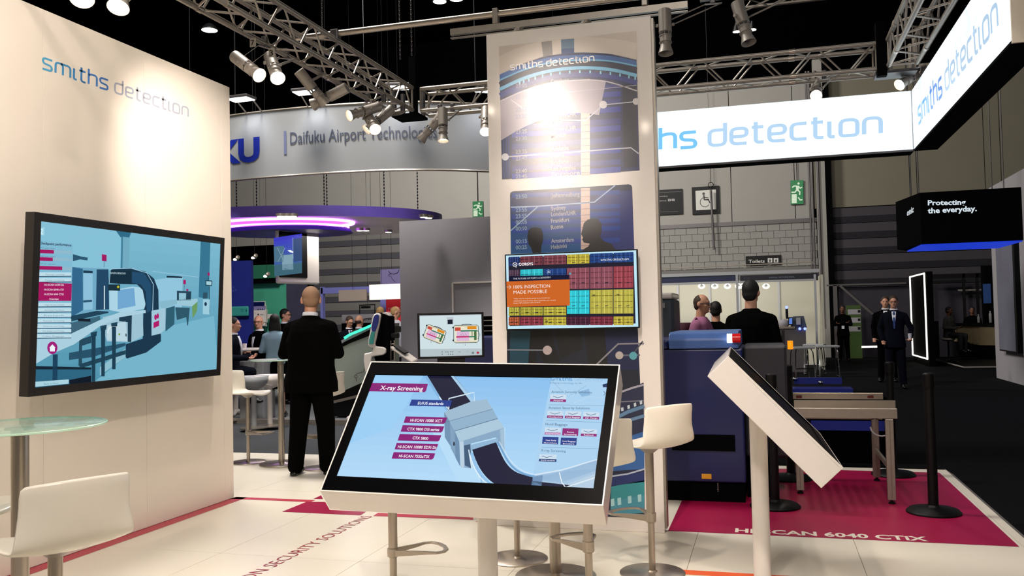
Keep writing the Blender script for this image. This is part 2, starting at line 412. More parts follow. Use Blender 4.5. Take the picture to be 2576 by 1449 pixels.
# steel column and shutter on the right, shutters on the left
cb = thing('steel_column', 'tall grey steel wall column with cable pipes right of the green exit sign', 'column', (wx(2075), HY-.35, -.05))
MB().box(wx(2053), wx(2076), HY-.3, HY, -.05, HZ+.4).build('column_face', 'hall_grey', cb, world=True)
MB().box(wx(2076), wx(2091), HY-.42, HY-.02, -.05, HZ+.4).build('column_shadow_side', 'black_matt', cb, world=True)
for dx in (wx(2036), wx(2043), wx(2058)): MB().cyl((dx, HY-.36, 1), (dx, HY-.36, HZ), .035).build('pipe', 'alu_dark', cb, world=True)
def shutter(x0, x1, z0, z1, n, y, pre, A='shutter_a', B='shutter_b'):
    b = st(MB().box(x0, x1, y+.05, y+.1, z0, z1), pre, B); h = (z1-z0)/n
    for k in range(n):
        zz = z0+k*h
        MB().prism([(x0, y, zz+h*.45), (x0, y, zz+h), (x0, y+.05, zz+h), (x0, y+.05, zz+h*.35)], (x1-x0, 0, 0)).build('shutter_slat', A, b, world=True)
        MB().prism([(x0, y+.01, zz+.02), (x0, y-.02, zz+h*.42), (x0, y+.05, zz+h*.42), (x0, y+.05, zz+.02)], (x1-x0, 0, 0)).build('shutter_slat', B, b, world=True)
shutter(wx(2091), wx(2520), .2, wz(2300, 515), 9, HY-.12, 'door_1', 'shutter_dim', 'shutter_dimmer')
shutter(wx(790), wx(1060), .6, wz(900, 585), 8, HY-.12, 'door_2')

# ------------------------------------------------------------------ booth wall on the left with logo
WX = -4.488
wl = st(MB().box(WX-.12, WX-.02, -3.5, 6.715, 0, 3.585), 'wall_left', 'wall_white')
yy = 6.715; wds = [.13]+[.98]*10
for wd in wds:
    MB().box(WX-.02, WX, yy-wd+.0015, yy-.0015, .004, 3.588).build('wall_panel', 'wall_white', wl, world=True); yy -= wd
lp = Paint((WX+.001, 5, 2), (1, 0, 0), (3.019, 0, 0))
cs = ['#58a9d2', '#4f9ccf', '#4990cc', '#4787c8', '#4780c6', '#4678c2']+['#a9aebc']*11
lp.logo((320, 519), (1432, 888), (322, 436), cs, 1, wt=.185)
lp.build('wall_lettering', mat_attr('vinyl_print'), wl)

# ------------------------------------------------------------------ tall column with print
cl = thing('display_column', 'tall white free-standing column with blue airport print and gear rings', 'column', (-1.325, 6.215, 0))
CY = 6.16
fr = MB().box(-1.935, -.722, CY, CY+.1, .0, 3.605); fr.build('frame', 'white_lacquer', cl, world=True, bevel=.004)
MB().box(-.722, -.706, CY+.012, CY+.105, .03, 3.59).build('side_profile', 'alu', cl, world=True)
P = Paint((0, CY-.002, 0), (0, -1, 0), (2.3375, 1200, 20), .0005)
B0, B1, B2, CR, WH = '#0c1438', '#1b2f86', '#2a49a8', '#d9cfc8', '#d8d8dc'
# upper print
P.poly([(128, 226), (936, 136), (956, 955), (147, 1008)], '#cbbfb4', 0)
P.poly([(133, 405), (150, 388), (250, 335), (400, 283), (560, 262), (750, 262), (938, 305), (956, 955), (147, 1008)], '#101c52', 1)
rows = [(455, 0), (500, 1), (545, 0), (590, 1), (660, 0), (700, 1), (770, 0), (830, 1), (900, 0), (945, 1)]
for y, k in rows: P.rect(205, y+30, 845, y+62, '#26359a' if k else '#1f2a7c', 2, sl=-.065)
P.rect(855, 450, 935, 940, '#0b1030', 2, sk=8, sl=-.09)
for x in (160, 175, 190): P.line([(x-8, 600), (x, 1000)], 3, '#2b4aa0', 2)
P.rect(611, 420, 664, 985, '#c9b2a8', 3, sl=-.05)
for y in range(450, 985, 40): P.line([(612, y), (664, y-3)], 2, '#5a4a60', 4)
# rings
def arcp(pts, w, c, L): 
    import itertools
    out = []
    for i in range(len(pts)-1):
        p0, p1, p2, p3 = pts[max(i-1, 0)], pts[i], pts[i+1], pts[min(i+2, len(pts)-1)]
        for k in range(6):
            t = k/6; out.append(tuple(.5*((2*p1[j])+(-p0[j]+p2[j])*t+(2*p0[j]-5*p1[j]+4*p2[j]-p3[j])*t*t+(-p0[j]+3*p1[j]-3*p2[j]+p3[j])*t**3) for j in (0, 1)))
    out.append(pts[-1]); 
    if w: P.line(out, w, c, L)
    return out
top = arcp([(130, 285), (300, 215), (560, 172), (780, 180), (937, 206)], 0, 0, 0)
low = arcp([(133, 385), (280, 318), (430, 276), (600, 262), (780, 270), (938, 300)], 0, 0, 0)
P.poly(top+low[::-1], '#d8cdc2', 2)
P.poly([(378, 200), (440, 193), (445, 275), (390, 288)], '#8b8580', 3); P.poly([(494, 186), (571, 180), (571, 265), (496, 270)], '#5a7894', 3)
P.poly([(496, 240), (571, 236), (571, 268), (496, 272)], '#1d3f7c', 4)
P.poly(arcp([(133, 392), (280, 330), (430, 290), (600, 275), (780, 282), (938, 312)], 0, 0, 0)+arcp([(938, 345), (780, 315), (600, 308), (430, 325), (280, 368), (133, 430)], 0, 0, 0), '#2a5fa8', 3)
arcp([(133, 425), (280, 362), (430, 322), (600, 306), (780, 312), (939, 342)], 9, '#6fb6e0', 5)
arcp([(133, 450), (280, 385), (430, 345), (600, 328), (780, 335), (940, 365)], 26, '#0a1236', 5)
arcp([(134, 478), (280, 412), (430, 370), (600, 352), (780, 362), (940, 398)], 20, '#79bfe4', 6)
for i, p in enumerate(arcp([(230, 440), (300, 415), (430, 381), (600, 366), (780, 376), (925, 405)], 0, 0, 0)):
    if i % 2 == 0 and p[0] > 240: P.poly([(p[0], p[1]), (p[0]+9, p[1]), (p[0]+9, p[1]+18), (p[0], p[1]+18)], '#8fcdec', 7)
arcp([(134, 515), (280, 450), (430, 408), (600, 392), (780, 402), (941, 440)], 30, '#1b2c86', 5)
# pale wedge
wt = arcp([(136, 548), (280, 485), (430, 442), (600, 424), (758, 432)], 0, 0, 0); wb2 = arcp([(718, 630), (600, 618), (450, 634), (280, 700), (142, 778)], 0, 0, 0)
P.poly(wt+wb2, '#a9a0ac', 6); arcp([(136, 548), (280, 485), (430, 442), (600, 424), (758, 432), (941, 488)], 7, '#c9c4cc', 7)
P.line([(200, 540), (270, 590), (420, 590)], 6, '#c9c4cc', 7); P.line([(500, 660), (640, 662), (672, 632), (742, 570), (925, 552)], 6, '#c3c2cf', 7)
P.disc((742, 569), 23, '#d3d0d4', 8); P.disc((935, 550), 20, '#d3d0d4', 8); P.disc((166, 876), 21, '#cfd0d8', 8)
P.line([(166, 876), (905, 822), (951, 857)], 7, '#b9bccb', 7); P.line([(430, 505), (938, 455)], 4, '#b6b4c4', 7)
for y, t in ((470, '23:05'), (535, '23:10'), (610, '23:15'), (650, '23:20'), (740, '23:25'), (780, '23:30'), (858, '23:35'), (897, '23:40'), (972, '23:40'), (1003, '23:45')):
    P.text(t, (228, y), (294, y-4), 24, '#8c90a8', 8, bold=.02)
for y, t, w_ in ((445, 'Copenhagen', 105), (480, 'Amsterdam', 138), (645, 'London/LHR', 148), (688, 'Zurich', 70), (726, 'London/LHR', 148), (765, 'Munich', 88), (842, 'Adelaide', 102), (883, 'Palma', 80), (922, 'Brisbane', 104), (958, 'Los Angeles', 144), (990, 'Singapore', 170)):
    P.text(t, (436, y), (436+w_, y-9), 26, '#a9a2b0', 8, bold=.02)
P.logo((196, 365), (690, 312), (194, 337), ['#f4f4f6']*17, 9, wt=.21)
# lower print, behind the screen and down to the plinth
def T2(p): return ((p[0]/2.3375+1200), (p[1]/2.3375+20))
q = [T2(p) for p in ((194, 1100), (197, 1085), (212, 1078), (890, 1037), (905, 1041), (912, 1052))]
P.T = (1, 0, 0)
P.poly(q+[(1596, 640), (1604, 820), (1612, 1000), (1622, 1303), (1288, 1290), (1276, 900), (1286, 830), (1285, 640)], '#12203f', 0)
P.grad([(1283.5, 496), (1590, 480), (1596, 640), (1286, 650)], '#27305a', '#1d4f86', 10, 1)
P.poly([(1500, 484), (1590, 478), (1596, 640), (1505, 645)], '#2b3470', 2)
P.T = (2.3375, 1200, 20)
for k, y in enumerate((1090, 1170, 1215, 1255, 1300, 1370)): P.rect(205, y, 840, y+26, '#23408c', 3, sl=-.03)
P.rect(611, 1060, 664, 1420, '#c4aaa0', 4, sl=-.05)
for y in range(1075, 1420, 36): P.line([(612, y), (664, y-3)], 2, '#4a3a52', 5)
P.line([(198, 1172), (360, 1166), (690, 1142), (812, 1043)], 7, '#9fb4d4', 5); P.line([(360, 1166), (198, 1310)], 7, '#8fa6c4', 5)
for y, t in ((1122, '23:50'), (1200, '23:55'), (1237, '23:55'), (1272, '00:05'), (1310, '00:10'), (1385, '00:15'), (1420, '00:25')): P.text(t, (228, y), (294, y-4), 24, '#7f98b0', 6, bold=.02)
for y, t, w_ in ((1115, 'Johannesburg', 168), (1192, 'Sydney', 88), (1225, 'London/LHR', 146), (1264, 'Frankfurt', 108), (1303, 'Rome', 72), (1382, 'Amsterdam', 134), (1418, 'Helsinki', 92)):
    P.text(t, (436, y), (436+w_, y-9), 25, '#9d9fa8', 6, bold=.02)
# two printed silhouettes and their legs below the screen
P.poly([(296, 1350), (300, 1310), (318, 1293), (350, 1290), (378, 1297), (389, 1330), (388, 1370), (378, 1400), (376, 1450), (330, 1450), (318, 1410), (303, 1390)], '#0c0a12', 7)
P.poly([(612, 1330), (622, 1290), (628, 1265), (650, 1245), (680, 1238), (712, 1242), (732, 1270), (733, 1310), (722, 1345), (745, 1370), (790, 1388), (830, 1440), (612, 1440), (625, 1420), (655, 1402), (662, 1385), (628, 1380), (618, 1360), (624, 1352)], '#2d2a2c', 7)
P.T = (1, 0, 0)
P.poly([(1275, 825), (1600, 825), (1612, 1000), (1276, 1000)], '#071226', 2)
P.poly([(1284, 832), (1378, 832), (1340, 900), (1332, 925), (1282, 925)], '#0d3a4c', 3); P.poly([(1510, 830), (1604, 830), (1608, 930), (1500, 930)], '#0a1740', 3)
P.poly([(1335, 826), (1385, 826), (1395, 870), (1415, 925), (1375, 925), (1352, 880), (1345, 925), (1328, 925)], '#020208', 4)
P.poly([(1395, 826), (1460, 826), (1466, 878), (1410, 902)], '#020208', 4); P.poly([(1470, 826), (1520, 826), (1530, 925), (1480, 925)], '#020208', 4)
P.line([(1275, 880), (1376, 881)], 3.2, '#6f7480', 5); P.disc((1377, 881), 11.5, '#a89a9c', 6); P.disc((1558, 894), 10, '#a9a09c', 6); P.disc((1593, 895), 10, '#4f97a6', 6)
P.line([(1500, 918), (1555, 865), (1620, 864)], 4, '#7c7a82', 5); P.line([(1558, 894), (1610, 893)], 4, '#5a5c68', 5); P.line([(1593, 890), (1617, 858)], 3, '#4a4c58', 5)
# gear rings at the foot
def parc(pts, w_, c, L): P.line(pts, w_, c, L)
P.poly([(1540, 1000), (1560, 988), (1590, 975), (1619, 962), (1622, 1303), (1440, 1297)], '#17203f', 3)
parc([(1540, 1000), (1565, 985), (1590, 976), (1619, 968)], 5, '#9a98a6', 5); parc([(1540, 1012), (1619, 1008)], 3, '#6a6c7a', 5)
for x in (1562, 1578, 1594, 1609): P.poly([(x, 1026-(x-1562)*.36), (x+6, 1024-(x-1562)*.36), (x+7, 1033-(x-1562)*.36), (x+1, 1035-(x-1562)*.36)], '#b7c4ce', 6)
parc([(1552, 1050), (1580, 1036), (1621, 1022)], 9, '#54789a', 5); parc([(1552, 1070), (1590, 1055), (1621, 1046)], 8, '#5d7ea0', 5)
P.poly([(1545, 1110), (1621, 1085), (1621, 1180), (1540, 1185)], '#2a5c9c', 4); parc([(1540, 1198), (1580, 1192), (1621, 1180)], 4, '#a9b4cc', 6)
P.poly([(1538, 1202), (1621, 1186), (1621, 1212), (1538, 1222)], '#152a68', 5); P.poly([(1538, 1224), (1621, 1208), (1621, 1245), (1536, 1262)], '#2a8a94', 5)
P.poly([(1536, 1262), (1621, 1245), (1621, 1290), (1536, 1297)], '#3f8ea6', 5)
for x in (1536, 1553, 1579, 1604): P.poly([(x, 1256-(x-1536)*.16), (x+9, 1254-(x-1536)*.16), (x+10, 1272-(x-1536)*.16), (x+1, 1274-(x-1536)*.16)], '#a6d4da', 6)
P.build('print', mat_attr('gloss_print', rough=.38, coat=.5, coatr=.22), cl)
for q in ((1305, 78), (1475, 58)):
    p = py_(q[0], q[1], CY+.05); MB().lathe([(.03, 0), (.04, .01), (.035, .03), (.015, .04)], (p.x, p.y, 3.605)).build('top_fitting', 'alu', cl, world=True, smooth=True)

# ------------------------------------------------------------------ light boxes
def lightbox(name, label, x0, x1, y0, y1, z0, z1, face):
    t = thing(name, label, 'sign', ((x0+x1)/2, (y0+y1)/2, z0), group=None)
    MB().box(x0, x1, y0, y1, z0, z1).build('frame', 'black_matt', t, world=True)
    return t
LZ0, LZ1 = 3.14, 3.755
t = lightbox('light_box_sign', 'long white backlit banner behind the column, reading hs detection beside it', -2.2, 1.5, 9.82, 10.05, LZ0-.012, LZ1, 0)
MB().box(-2.2, 1.49, 9.803, 9.82, LZ0+.01, LZ1).build('lit_face', mat('light_face', '#eafaff', .6, emit=.92, var=.0), t, world=True)
MB().box(-2.2, 1.5, 9.80, 9.82, LZ0-.012, LZ0+.008).build('bottom_profile', 'alu_dark', t, world=True)
MB().box(1.49, 1.5, 9.80, 9.82, LZ0, LZ1).build('end_profile', 'grey_shell', t, world=True)
P = Paint((0, 9.801, 0), (0, -1, 0), (2.6946, 1620, 0))
# full wording: the first letters are hidden by the column
gm = logo_mesh('smiths detection', .215); hs = logo_mesh('hs detection', .215)
W_all, W_hs = gm[2], hs[2]
bl, br = P.at((104, 1013)), P.at((1614, 902)); tl = P.at((104, 913))
full_bl = bl-(br-bl)*((W_all-W_hs)/W_hs); ex = (br-full_bl)/W_all; ey = (tl-bl)
vs_, fs, _, ch = gm; n = len(P.v); P.v += [full_bl+ex*x+ey*y+V3((0, -.0006, 0)) for x, y in vs_]
for f, kx in zip(fs, ch): P.f.append(tuple(i+n for i in f)); P.col.append(lin('#74c6f8' if kx < 6 else '#b4d6f4'))
P.build('lettering', mat_attr('lit_print', emit=1.), t)
t = lightbox('light_box_sign', 'white backlit banner at upper right running towards the viewer', 1.52, 1.72, 6.04, 9.8, LZ0-.012, LZ1, 0)
MB().box(1.5, 1.52, 6.06, 9.8, LZ0+.01, LZ1).build('lit_face', mat('light_face_side', '#e6f2fb', .6, emit=.88, var=.0), t, world=True)
MB().box(1.5, 1.52, 6.04, 9.8, LZ0-.012, LZ0+.008).build('bottom_profile', 'black_matt', t, world=True)
MB().box(1.5, 1.72, 6.02, 6.04, LZ0-.012, LZ1).build('end_panel', 'wall_white', t, world=True)
P = Paint((1.4985, 8, 3), (-1, 0, 0), (2.6946, 1620, 0))
P.logo((1860, 842), (2402, 172), (1855, 738), ['#5aa0e0']*3+['#4a86d8']*3+['#b0cce6']*11, 1, wt=.215)
P.build('lettering', mat_attr('lit_print'), t)
# ------------------------------------------------------------------ screens
def axes(yaw, tilt, roll=0.):
    nh = V3((sin(yaw), -cos(yaw), 0)); u = V3((cos(yaw), sin(yaw), 0)); n = nh*cos(tilt)+_z0*sin(tilt); v = _z0*cos(tilt)-nh*sin(tilt)
    return u*cos(roll)+v*sin(roll), v*cos(roll)-u*sin(roll), n
def kiosk(label, c, yaw, tilt, roll, W, H, T, pole, base_xy, img=None):
    c = V3(c); u, v, n = axes(yaw, tilt, roll)
    t = thing('touch_kiosk', label, 'kiosk', (base_xy[0], base_xy[1], 0))
    a, b = W/2, H/2
    MB().obox(c, u, v, n, a, b, -T, -.012).build('housing', 'white_lacquer', t, world=True, bevel=.003)
    f = MB(); e = .006
    for s in (-1, 1):
        f.obox(c+u*s*(a-e/2), u, v, n, e/2, b, -.012, 0); f.obox(c+v*s*(b-e/2), u, v, n, a-e, e/2, -.012, 0)
    f.build('rim', 'white_lacquer', t, world=True)
    g = MB()
    bz = .045
    for s in (-1, 1):
        g.obox(c+u*s*(a-e-bz/2), u, v, n, bz/2, b-e, -.012, -.002); g.obox(c+v*s*(b-e-.04), u, v, n, a-e-bz, .04, -.012, -.002)
    g.build('bezel', 'black_gloss', t, world=True)
    t['disp'] = MB().obox(c, u, v, n, a-.04, b-.05, -.014, -.009).build('display', 'black_gloss', t, world=True)
    p = V3((base_xy[0], base_xy[1], 0)); zc = c.z-((p-c).dot(V3((n.x, n.y, 0))))/n.z-T/n.z*.99
    MB().cyl(p+V3((0, 0, .01)), p+V3((0, 0, zc+.02)), pole, n=28).build('pole', 'white_lacquer', t, world=True, smooth=True)
    MB().lathe([(pole+.006, 0), (pole+.006, .01), (pole, .012)], p, n=40).build('floor_ring', 'white_lacquer', t, world=True, smooth=True)
    return t, c, u, v, n
KC = V3((-1.338, 3.948, 1.0))
kp = pz(1214, 1449, .08); 
t, c, u, v, n = kiosk('big tilted touch table showing the X-ray Screening menu, white housing on a round pole', KC, .053, .797, -.03, 1.30, .80, .15, .048, (-1.335, 4.10))
P = Paint(c-n*.0085, n, (2.546, 800, 880), .00025)
P.grad([(350, 118), (1895, 145), (1800, 965), (75, 872)], '#86bdec', '#b4dbf7', 14, 0)
P.poly([(330, 118), (700, 124), (480, 500), (200, 600)], '#9acdf3', 1)
P.poly([(720, 500), (980, 330), (1200, 500), (1190, 800), (900, 850)], '#b5dcf6', 1)
# conveyor top
P.poly([(693, 138), (850, 140), (1000, 330), (985, 345), (835, 390), (693, 165)], '#050a30', 3); P.poly([(688, 140), (698, 140), (697, 160), (830, 380), (820, 388), (690, 185)], '#7fb2de', 4)
P.poly([(832, 143), (850, 143), (1000, 330), (985, 342)], '#a5cbe8', 4); P.line([(850, 140), (1190, 520)], 2, '#8fb9da', 2)
P.line([(838, 375), (838, 312), (1000, 272), (1002, 345)], 8, '#cfe2ee', 5); P.line([(775, 300), (840, 385)], 6, '#e4eef6', 5)
# machine body
P.poly([(808, 400), (840, 385), (985, 330), (1080, 316), (1120, 380), (1152, 440), (1192, 500), (1060, 560), (905, 590), (880, 520), (845, 460)], '#9cb9cf', 6)
P.poly([(845, 455), (1118, 380), (1152, 440), (876, 520)], '#8fb0ca', 7); P.poly([(876, 520), (1152, 440), (1192, 498), (905, 590)], '#a9c6da', 7)
P.line([(820, 462), (1118, 380)], 3, '#5f7f9c', 8); P.line([(876, 520), (1152, 440)], 4, '#4f7090', 8)
P.poly([(808, 400), (845, 460), (850, 620), (812, 560)], '#6d90b0', 7); P.poly([(845, 460), (876, 520), (882, 690), (850, 630)], '#7d9fbd', 7); P.poly([(876, 520), (905, 590), (912, 750), (880, 690)], '#6a8cad', 7)
P.poly([(905, 590), (1192, 500), (1196, 660), (1150, 600), (1140, 560), (980, 600), (985, 760), (915, 752)], '#84a6c4', 8)
P.poly([(935, 612), (975, 604), (985, 760), (940, 740)], '#3c5878', 9); P.poly([(975, 610), (1150, 566), (1160, 615), (985, 650)], '#8db4d4', 9); P.line([(965, 640), (985, 760)], 7, '#d5e6f2', 10)
P.poly([(905, 590), (932, 584), (938, 752), (915, 752)], '#b9cfe0', 9); P.poly([(1165, 512), (1192, 502), (1196, 660), (1172, 630)], '#9fbcd4', 9)
P.disc((871, 602), 5, '#0a1020', 9, 14)
# belt out
def bez(p0, p1, p2, p3, n=16): return [tuple((1-t)**3*p0[j]+3*(1-t)**2*t*p1[j]+3*(1-t)*t*t*p2[j]+t**3*p3[j] for j in (0, 1)) for t in [i/n for i in range(n+1)]]
oi = bez((988, 640), (1040, 830), (1150, 905), (1330, 912)); oo = bez((1140, 592), (1190, 700), (1210, 800), (1375, 808))
P.poly(oi+[(1500, 905), (1640, 870)]+[(1375, 840)]+oo[::-1], '#060a30', 10)
P.line(bez((980, 660), (1030, 850), (1140, 925), (1340, 932)), 26, '#8fc0ea', 9); P.line(bez((972, 670), (1020, 860), (1130, 915), (1320, 905)), 7, '#e6f2fa', 11)
P.line(bez((1150, 590), (1210, 700), (1230, 790), (1390, 812)), 12, '#6fa2d0', 11); P.line(bez((1160, 588), (1220, 690), (1250, 780), (1400, 800)), 4, '#dceaf5', 12)
P.line([(1045, 800), (1048, 900)], 5, '#7fb0da', 11); P.line([(1020, 770), (1045, 900)], 5, '#c7dff2', 8)
P.poly([(1390, 812), (1560, 780), (1830, 690), (1822, 760), (1560, 850), (1372, 830)], '#8fb2d4', 9)
P.poly([(1372, 835), (1560, 870), (1815, 780), (1800, 880), (1640, 935), (1500, 905), (1365, 890)], '#c3d6e6', 9)
P.line([(1390, 800), (1560, 770), (1830, 690)], 8, '#d5e5f2', 11); P.line([(1365, 900), (1560, 890), (1800, 810)], 8, '#dbe8f2', 11); P.line([(1545, 785), (1562, 850), (1600, 900), (1622, 930)], 6, '#e8f1f8', 12)
P.poly([(1500, 160), (1880, 165), (1800, 880), (1362, 892), (1420, 560)], '#a8d0ef', 8); 
P.poly([(1375, 812), (1440, 802), (1430, 890), (1362, 892)], '#6f92b8', 10)
P.poly([(1390, 806), (1560, 776), (1830, 700), (1812, 890), (1640, 900), (1430, 890)], '#a6c4df', 9)
P.line([(1500, 200), (1600, 300), (1720, 230)], 3, '#8fb6d6', 10); P.line([(1640, 340), (1740, 300), (1820, 310)], 3, '#bfd7ea', 10); P.poly([(1665, 270), (1735, 250), (1745, 290), (1690, 300)], '#88b4da', 10)
P.poly([(1822, 222), (1868, 210), (1866, 240), (1825, 240)], '#10305a', 11)
# banners
PU, NA = '#870f72', '#17388a'
P.poly([(345, 212), (704, 218), (692, 262), (683, 271), (320, 266)], PU, 12); P.text('X-ray Screening', (396, 256), (670, 262), 30, '#f2eef4', 14, bold=.02, tl=(404, 228))
P.poly([(600, 318), (858, 324), (848, 364), (584, 358)], NA, 12); P.text('EU/US standards', (638, 350), (802, 353), 18, '#eef2fa', 14, bold=.02, tl=(642, 332))
for k, (s_, x, y, wd) in enumerate((('HI-SCAN 10080 XCT', 548, 426, 205), ('CTX 9800 DSi series', 529, 482, 205), ('CTX 5800', 510, 539, 100), ('HI-SCAN 10080 EDX-2is', 490, 596, 248), ('HI-SCAN 7555aTiX', 471, 655, 196))):
    P.poly([(x+14, y), (x+280, y+8), (x+268, y+40), (x+258, y+48), (x, y+42)], PU, 12)
    tx = x+140-wd/2+4; P.text(s_, (tx, y+33), (tx+wd, y+38), 17, '#f4eef5', 14, bold=.02, tl=(tx+4, y+15))
P.logo((1491, 195), (1840, 202), (1491, 180), ['#3c8ac8']*6+['#9ac0e0']*11, 13, wt=.18); P.text('bringing technology to life', (1486, 216), (1690, 219), 11, '#6a90b4', 13)
DK = '#41617f'
P.text('Aviation Security Solutions', (1495, 276), (1755, 279), 16, DK, 13); P.text('Aviation Security Solutions', (1476, 378), (1740, 381), 16, DK, 13)
P.text('Hold Baggage', (1457, 483), (1598, 487), 17, DK, 13); P.text('X-ray Screening', (1427, 651), (1587, 657), 17, DK, 13)
P.line([(1478, 352), (1835, 358)], 2, '#6f93b4', 12); P.line([(1462, 452), (1815, 465)], 2, '#6f93b4', 12); P.line([(1432, 624), (1800, 634)], 2, '#6f93b4', 12)
def tile(x, y, s_, c_='#8c1a74', w_=106, full=False):
    P.poly([(x+4, y), (x+w_, y+3), (x+w_-4, y+50), (x, y+46)], '#c9dcec' if not full else c_, 11); P.line([(x+20, y+12), (x+50, y+22), (x+85, y+12)], 4, '#5d7fa0', 12) if not full else None
    P.poly([(x+2, y+30), (x+w_-2, y+33), (x+w_-4, y+50), (x, y+46)], c_, 12)
    wd = min(88, 9*len(s_)); P.text(s_, (x+w_/2-wd/2, y+43), (x+w_/2+wd/2, y+45), 9, '#f4eef6', 13, bold=.01)
tile(1485, 285, 'Airport'); tile(1466, 390, 'Checkpoints'); tile(1580, 392, 'Hold Baggage'); tile(1697, 397, 'Air Cargo')
tile(1450, 497, 'X-ray Screening', '#b77fb4'); tile(1563, 502, 'Screening', full=True); P.text('Remote', (1594, 530), (1640, 532), 9, '#f4eef6', 13, bold=.01); tile(1682, 506, 'Recheck')
tile(1435, 556, 'Nuremberg', NA, full=True); P.text('Case Study', (1458, 583), (1526, 585), 9, '#f4eef6', 13, bold=.01); tile(1552, 562, 'Brochure', NA, full=True); P.text('Hold Baggage', (1566, 589), (1650, 591), 9, '#f4eef6', 13, bold=.01)
tile(1414, 668, 'EU/US standards', '#1b3f78', 116)
P.line([(177, 813), (162, 826), (172, 839)], 3, '#1a2a44', 12); P.line([(1829, 266), (1841, 278), (1830, 290)], 3, '#1a2a44', 12)
disp = t['disp']; so = P.build('screen_picture', mat_attr('screen_light', emit=1., rough=.5, spec=.06), disp)
# right kiosk, seen from its side
kiosk('second touch table seen edge-on, white box tilted on a round white pole at right', (.052, 5.316, 1.005), 1.600, .767, 0, 1.30, .777, .15, .048, (pz(1919, 1461).x, pz(1919, 1461).y))

def tv(name, label, c, yaw, tilt, W, H, T, bz, frame='bezel'):
    c = V3(c); u, v, n = axes(yaw, tilt); t = thing(name, label, 'screen', (c.x, c.y, c.z-H/2)); a, b = W/2, H/2
    g = MB()
    for s in (-1, 1):
        g.obox(c+u*s*(a-bz/2), u, v, n, bz/2, b, -T, 0); g.obox(c+v*s*(b-bz/2), u, v, n, a-bz, bz/2, -T, 0)
    g.build('frame', frame, t, world=True, bevel=.003)
    t['disp'] = MB().obox(c, u, v, n, a-bz+.001, b-bz+.001, -T, -.006).build('panel', 'black_gloss', t, world=True)
    return t, c, u, v, n
t, c, u, v, n = tv('wall_screen', 'large wall-mounted screen with a blue checkpoint lane picture on the left wall', (-4.167, 5.159, 1.646), PI/2, -.048, 1.902, 1.095, .07, .052)
MB().obox(c, u, v, n, .35, .25, -.26, -.07).build('wall_bracket', 'black', t, world=True)
P = Paint(c-n*.004, n, (2.786, 0, 500), .0003)
P.grad([(262, 130), (1550, 285), (1530, 1215), (215, 1350)], '#7ab8d0', '#4f93ad', 14, 0)
P.poly([(262, 130), (850, 215), (840, 500), (250, 480)], '#84c0d6', 1); P.poly([(1000, 900), (1240, 880), (1500, 820), (1530, 1200), (640, 1300), (880, 1110)], '#74b3ca', 1)
P.poly([(1407, 290), (1475, 298), (1462, 700), (1392, 690)], '#33738f', 2)
P.poly([(806, 215), (922, 228), (905, 275), (845, 270)], '#2b6a86', 3); P.poly([(850, 265), (910, 272), (903, 500), (846, 500)], '#6fa9c0', 4); P.poly([(850, 265), (862, 267), (858, 500), (846, 500)], '#3d7d99', 5)
P.poly([(714, 388), (747, 394), (747, 440), (714, 436)], '#a11560', 4); P.line([(730, 440), (729, 480)], 3, '#38506c', 4)
P.poly([(511, 388), (570, 405), (615, 412), (613, 432), (560, 425), (511, 438)], '#28546e', 3)
P.poly([(507, 478), (760, 490), (760, 800), (500, 830)], '#6ea8c4', 3); P.poly([(507, 478), (580, 490), (582, 780), (500, 830)], '#2f668c', 4); P.poly([(678, 495), (760, 495), (765, 775), (672, 780)], '#1d4664', 4)
P.poly([(585, 520), (650, 515), (650, 775), (585, 780)], '#8cc0da', 5); P.poly([(583, 502), (650, 506), (650, 522), (583, 520)], '#16394f', 6); P.poly([(583, 712), (645, 708), (645, 722), (583, 728)], '#245270', 6)
P.poly([(728, 610), (735, 610), (735, 775), (728, 775)], '#d4e8f0', 6)
# arch
arch = [(760, 590), (772, 500), (800, 490), (920, 488), (1020, 510), (1080, 560), (1110, 640), (1112, 760), (1128, 960), (1128, 1000), (1025, 1078), (890, 1120), (880, 1110), (882, 1020), (1000, 980), (1005, 790), (1020, 740), (1000, 640), (960, 600), (840, 598)]
P.poly(arch, '#14344a', 6); P.poly([(760, 590), (772, 500), (920, 505), (920, 596)], '#0d2c3c', 7)
P.line([(765, 590), (775, 492), (920, 487), (1030, 520), (1075, 600), (1070, 790)], 5, '#9cc6dc', 8)
P.poly([(925, 510), (1010, 520), (1060, 600), (1062, 780), (1030, 800), (1022, 650), (985, 600), (925, 590)], '#1f4b6c', 7)
P.logo((775, 527), (880, 529), (775, 517), ['#b9d2dc']*17, 8, wt=.2)
P.poly([(760, 600), (842, 600), (842, 645), (757, 642)], '#13303c', 8); P.disc((828, 618), 9, '#b8b020', 9)
P.poly([(766, 645), (930, 615), (1005, 625), (1022, 700), (1015, 770), (870, 800), (766, 780)], '#a9d2e4', 5); P.poly([(825, 640), (940, 625), (950, 750), (825, 775)], '#6fa6d0', 6)
P.poly([(1065, 570), (1280, 540), (1275, 760), (1068, 790)], '#8fc4dc', 5); P.poly([(1168, 540), (1277, 545), (1277, 556), (1168, 552)], '#0c2434', 6); P.line([(1068, 508), (1390, 550)], 3, '#a4cfe0', 5)
P.poly([(1062, 785), (1165, 765), (1158, 915), (1125, 945), (1062, 960)], '#9fc7d8', 7); P.disc((1090, 830), 9, '#b01668', 9, 20); P.disc((1106, 822), 8, '#b01668', 9, 19); P.poly([(1076, 868), (1115, 852), (1115, 890), (1076, 908)], '#b01668', 9)
